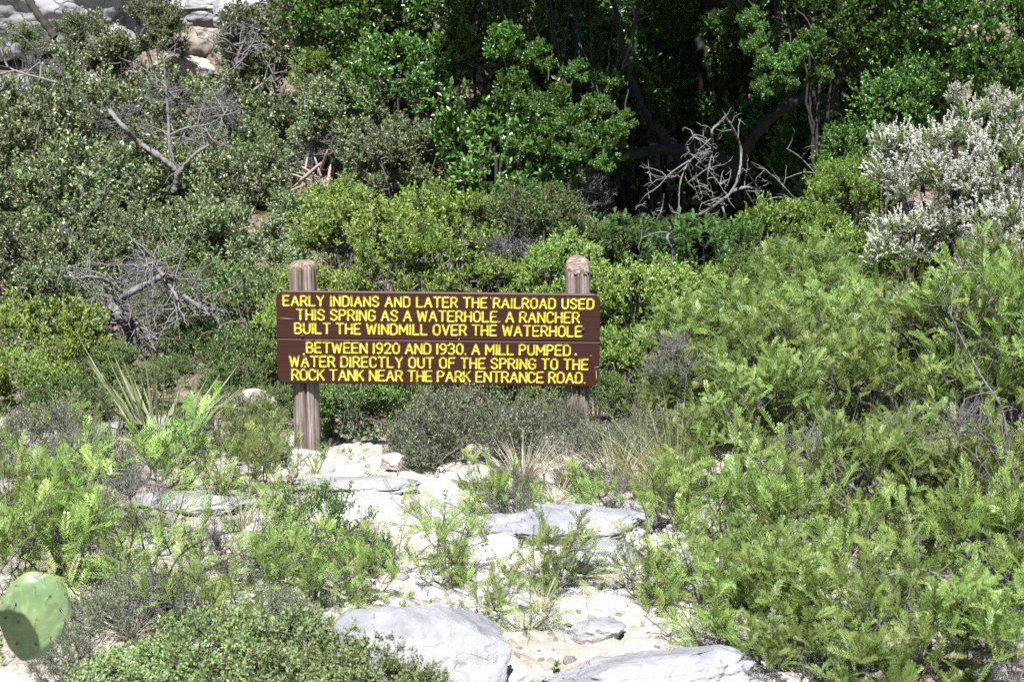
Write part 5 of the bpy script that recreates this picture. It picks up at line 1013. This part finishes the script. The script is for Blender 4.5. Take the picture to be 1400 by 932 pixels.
# ------------------------------------------------------------------ prickly pear
m, nt, b = mat('cactus_skin'); v = coords(nt, 'Object'); n1 = noise(nt, 9, 5, v); n2 = noise(nt, 60, 3, v)
c = ramp(nt, n1, [(.3, (.085, .150, .070)), (.55, (.125, .195, .080)), (.7, (.19, .245, .085))]); c = mixc(nt, ramp(nt, n2, [(.54, (0,) * 3), (.66, (.55,) * 3)]), c, (.24, .24, .13))
at_ = N(nt, 'ShaderNodeAttribute', attribute_name='tint'); c = mixc(nt, at_.outputs['Fac'], c, (.30, .27, .07))
nt.links.new(c, b.inputs['Base Color']); b.inputs['Roughness'].default_value = .42; b.inputs['Specular IOR Level'].default_value = .4; bump(nt, b, n1, .3, .01); M_CACT = m
m, nt, b = mat('cactus_areole'); b.inputs['Base Color'].default_value = (.09, .045, .02, 1); b.inputs['Roughness'].default_value = .9; M_AREO = m
m, nt, b = mat('cactus_spine'); b.inputs['Base Color'].default_value = (.34, .28, .2, 1); b.inputs['Roughness'].default_value = .5; M_SPINE = m
m, nt, b = mat('cactus_scar'); b.inputs['Base Color'].default_value = (.20, .18, .19, 1); b.inputs['Roughness'].default_value = .9; M_SCAR = m
YC_ = 3.75
cac = link('prickly_pear', None, None, (*at(48, 905, YC_)[:2], tz(at(48, 905, YC_)[0], YC_))); tag(cac, 'prickly pear cactus with one big oval pad at the bottom left', 'cactus'); OC = np.array(cac.location)
def pad(cpx, cpy, Yd, hw, hh, tilt, yaw, lab, seed, pitch=0.0):
    c0 = at(cpx, cpy, Yd) - OC; V, F = ICO[5]; V = V.copy(); z = V[:, 2]
    wd = 1.0 - .30 * np.clip(-z, 0, 1) ** 1.3 + .02 * z
    P = np.stack([V[:, 0] * hw * wd, np.sign(V[:, 1]) * np.abs(V[:, 1]) ** 1.15 * .030, V[:, 2] * hh], -1)
    P[:, [0, 2]] *= (1 + .035 * fbm(V * 2.2 + seed, 2, seed + 6))[:, None]
    P[:, 1] += .006 * fbm(V * 1.6 + seed, 3, seed) ; rim = np.clip((np.abs(V[:, 1]) < .22) * (z > -.1) * .6 * (V[:, 0] < .3), 0, 1)
    A = Acc(); A.add(P, F, rim); Rm = Matrix.Rotation(yaw, 4, 'Z') @ Matrix.Rotation(tilt, 4, 'Y') @ Matrix.Rotation(pitch, 4, 'X')
    o = link('pad', A.mesh('pad', M_CACT, True), cac); o.matrix_local = Matrix.Translation(Vector(c0)) @ Rm; o['label'] = lab
    rng = np.random.default_rng(seed); AA = Acc(); SS = Acc()
    for (u, w_) in ((-.55, .25), (-.12, .68), (.35, .55), (.12, .0), (-.35, -.12), (-.75, -.1), (.72, .3), (.62, -.35), (-.28, -.62), (.25, -.55), (-.65, .62), (.02, .97), (.45, .86), (.9, .05), (-.92, .2), (.75, .62)):
        x = u * hw * .96; zz = w_ * hh; q = max(0, 1 - (u ** 2 + w_ ** 2)); y = -.030 * q ** .52
        Va, Fa = ICO[1]; AA.add(Va * .0042 + np.array([x, y, zz]), Fa)
        for _ in range(rng.integers(1, 4)):
            d = norm(np.array([rng.normal(0, .7) + u * .5, -.8, rng.normal(-.3, .7) + w_ * .4])); L_ = rng.uniform(.02, .045)
            Pt = np.array([[x, y, zz]]) + d * np.array([[0], [.5], [1]]) * L_ ; Vt, Ft = tubes(Pt[None], np.array([[.0008, .0006, .0002]]), 4); SS.add(Vt, Ft)
    link('areoles', AA.mesh('areoles', M_AREO, True), o)['kind'] = 'stuff'; link('spines', SS.mesh('spines', M_SPINE), o)['kind'] = 'stuff'; return o
p1 = pad(46, 842, YC_, .099, .127, math.radians(14), math.radians(8), 'big sunlit oval pad', 3, math.radians(-8))
Va, Fa = ICO[2]; A = Acc(); A.add(Va * np.array([.017, .010, .012]) * (1 + .2 * vnoise(Va * 3, 2))[:, None] + np.array([-.012, -.006, .112]), Fa); link('scar', A.mesh('scar', M_SCAR, True), p1)
pad(-34, 885, YC_ + .06, .085, .115, math.radians(-25), math.radians(-30), 'shaded pad leaning out of the left edge', 8)
tp = at(8, 890, 3.72) + .68 * np.array([sd.x, sd.y, sd.z])  # unseen pad stack added beyond the frame to throw shade on the big pad
for j_, (dz_, nm_) in enumerate(((0, 'unseen pad added outside the left edge to cast a shadow'), (-.22, 'second pad of the added unseen stack'), (-.44, 'third pad of the added unseen stack'), (-.66, 'lowest pad of the added unseen stack'))):
    q_ = tp + np.array([-.03 * j_, .0, dz_]); t_ = q_[1]; pxx = 700 + q_[0] * FPX / (q_[1] * CP + (CAM_H - q_[2]) * SP); b_ = ((q_[2] - CAM_H) / q_[1]); beta = math.atan(b_) + PITCH; pad(pxx, 466 - FPX * math.tan(beta), q_[1], .10, .125, 0, .3 * j_, nm_, 20 + j_)
pad(40, 975, YC_ + .02, .07, .09, 0, 0, 'lower pad reaching into the ground', 9)

# ------------------------------------------------------------------ grasses and litter
def tuft(px, py, n, H_, label, dry_=False, seed=0, spr=.35, wid=.0022, lean=(0, 0), nm='grass_tuft'):
    x, y, z = gpt(px, py); rng = np.random.default_rng(seed); an = rng.uniform(0, 6.28, n); r = rng.uniform(0, .04, n) * H_ * 3; P = np.zeros((n, 6, 3)); b0 = np.stack([np.cos(an) * r, np.sin(an) * r, an * 0 - .01], -1)
    d = norm(np.stack([np.cos(an) * spr * rng.uniform(.2, 1.6, n) + lean[0], np.sin(an) * spr * rng.uniform(.2, 1.6, n) + lean[1], np.ones(n)], -1)); L_ = H_ * rng.uniform(.45, 1.1, n); s = np.linspace(0, 1, 6); bend = rng.uniform(.1, .6, n)
    for q in range(6): P[:, q] = b0 + d * (L_ * s[q])[:, None] + np.stack([np.cos(an), np.sin(an), -np.ones(n) * .8], -1) * (bend * L_ * s[q] ** 2.2 * .5)[:, None]
    V, F = tubes(P, np.tile(wid * (1 - .8 * s), (n, 1)), 3); A = Acc(); A.add(V, F, np.repeat(rng.random(n), 18))
    o = link(nm, A.mesh(nm, M_DRY if dry_ else M_GRASS), None, (x, y, z)); tag(o, label, 'grass', 'grass tufts round the sign and shelf')
TUF = [(120, 720, 60, .36, 'tall straw and green grass at the left between the twigs', False, .35), (265, 760, 50, .32, 'grass rising through the arching branch', False, .4), (170, 800, 60, .26, 'grass right of the cactus pad top', False, .5), (50, 740, 60, .34, 'grass at the left edge above the cactus', False, .4), (330, 720, 40, .26, 'grass left of the broad leaved shrub', True, .4), (380, 640, 40, .2, 'grass at the very left of the pale shelf', True, .6), (560, 700, 26, .12, 'short dry grass in the middle of the shelf', True, .8), (620, 760, 40, .16, 'dry grass behind the big boulder', True, .7), (1080, 900, 60, .2, 'straw under the right thicket beside the slab', True, .8), (925, 700, 110, .72, 'tall arching grass right of the dusty shrubs', False, .35), (880, 690, 80, .5, 'grass tuft left of the tallest arching grass', False, .3), (715, 672, 160, .34, 'pale dry grass tuft at the right foot of the dusty shrub', True, .6), (775, 665, 120, .36, 'dry grass in front of the right post', True, .5),
       (845, 670, 110, .38, 'dry grass behind the long slab shrub', True, .4), (830, 560, 30, .55, 'thin dry stalks beside the lower right corner of the sign', True, .15), (430, 650, 14, .22, 'few green blades on the shelf below the left post', False, .5), (450, 612, 10, .12, 'tiny sprig at the right of the left post foot', False, .5),
       (880, 555, 30, .4, 'dry stalks under the bright bush', True, .25), (80, 660, 80, .30, 'dry grass at the left below the slab', True, .6), (150, 640, 80, .28, 'dry grass under the yucca', True, .6), (30, 640, 60, .3, 'dry grass at the left edge', True, .6), (225, 640, 70, .25, 'dry grass in front of the yucca thatch', True, .7),
       (740, 840, 40, .14, 'dry tuft on the grit between boulder and slab', True, .9), (860, 800, 40, .14, 'dry tuft in front of the light grey rock', True, .9), (470, 560, 24, .15, 'short grass behind the left post foot', False, .5), (760, 690, 50, .2, 'dry tuft at the back of the long slab', True, .8),
       (180, 880, 80, .16, 'dry twiggy grass right of the cactus', True, .9), (120, 915, 70, .14, 'straw lying right under the cactus', True, 1.2), (1300, 900, 40, .2, 'dry grass in the shade at the bottom right', True, .6), (690, 640, 40, .2, 'dry grass behind the white block', True, .6), (350, 640, 40, .2, 'grass at the left end of the shelf', False, .5)]
for k, (px, py, n, H_, lab, dry_, spr) in enumerate(TUF): tuft(px, py, n, H_, lab, dry_, k + 40, spr, .0028 if py > 600 else .0032, (.1, 0) if k == 0 else (0, 0))
# ground litter: dry bits and small weeds
rng = np.random.default_rng(77); n = 14000; xx = rng.uniform(-4.5, 5, n); yy = rng.uniform(4.2, 13, n)
keep = (rng.random(n) < np.where((xx > -1.5) & (xx < 1.2) & (yy < 9.4), .45, 1.0)); xx, yy = xx[keep], yy[keep]; zz = terrain(xx, yy); n = len(xx); an = rng.uniform(0, 6.28, n)
d = norm(np.stack([np.cos(an), np.sin(an), rng.uniform(-.1, .9, n)], -1)); L_ = rng.uniform(.03, .14, n); P = np.stack([np.stack([xx, yy, zz + .003], -1) + d * (L_ * t)[:, None] for t in (0, .5, 1)], 1); P[:, 1] += rng.normal(0, .006, (n, 3))
V, F = tubes(P, np.tile([.0013, .0011, .0005], (n, 1)) * rng.uniform(.6, 1.6, (n, 1)), 3); A = Acc(); A.add(V, F, np.repeat(rng.random(n), 9)); tag(link('dry_litter', A.mesh('dry_litter', M_DRY)), 'dry twigs and straw lying over the ground', 'litter', None, 'stuff')
n = 12000; xx = rng.uniform(-5, 6, n); yy = 4.3 + 11.7 * rng.random(n) ** .8; p_ = np.stack([xx, yy, xx * 0], -1); keep = (vnoise(p_ * 1.5, 8) > -.3) & (rng.random(n) < np.where((xx > -1.5) & (xx < 1.2) & (yy < 9.4), .2, 1.0)); xx, yy = xx[keep], yy[keep]; zz = terrain(xx, yy)
V, F, T = leaf_batch(rng, np.stack([xx, yy, zz + rng.uniform(.01, .09, len(xx))], -1), norm(rng.normal(0, .5, (len(xx), 3)) + [0, 0, 1]), 11, .028, .010, 1.3, .5, .05); A = Acc(); A.add(V, F, T)
tag(link('ground_cover', A.mesh('ground_cover', M_MID)), 'small green weeds covering the ground between the bushes', 'ground cover', None, 'stuff')
tot = sum(len(me.polygons) for me in bpy.data.meshes); print('polys', tot, 'objects', len(bpy.data.objects))
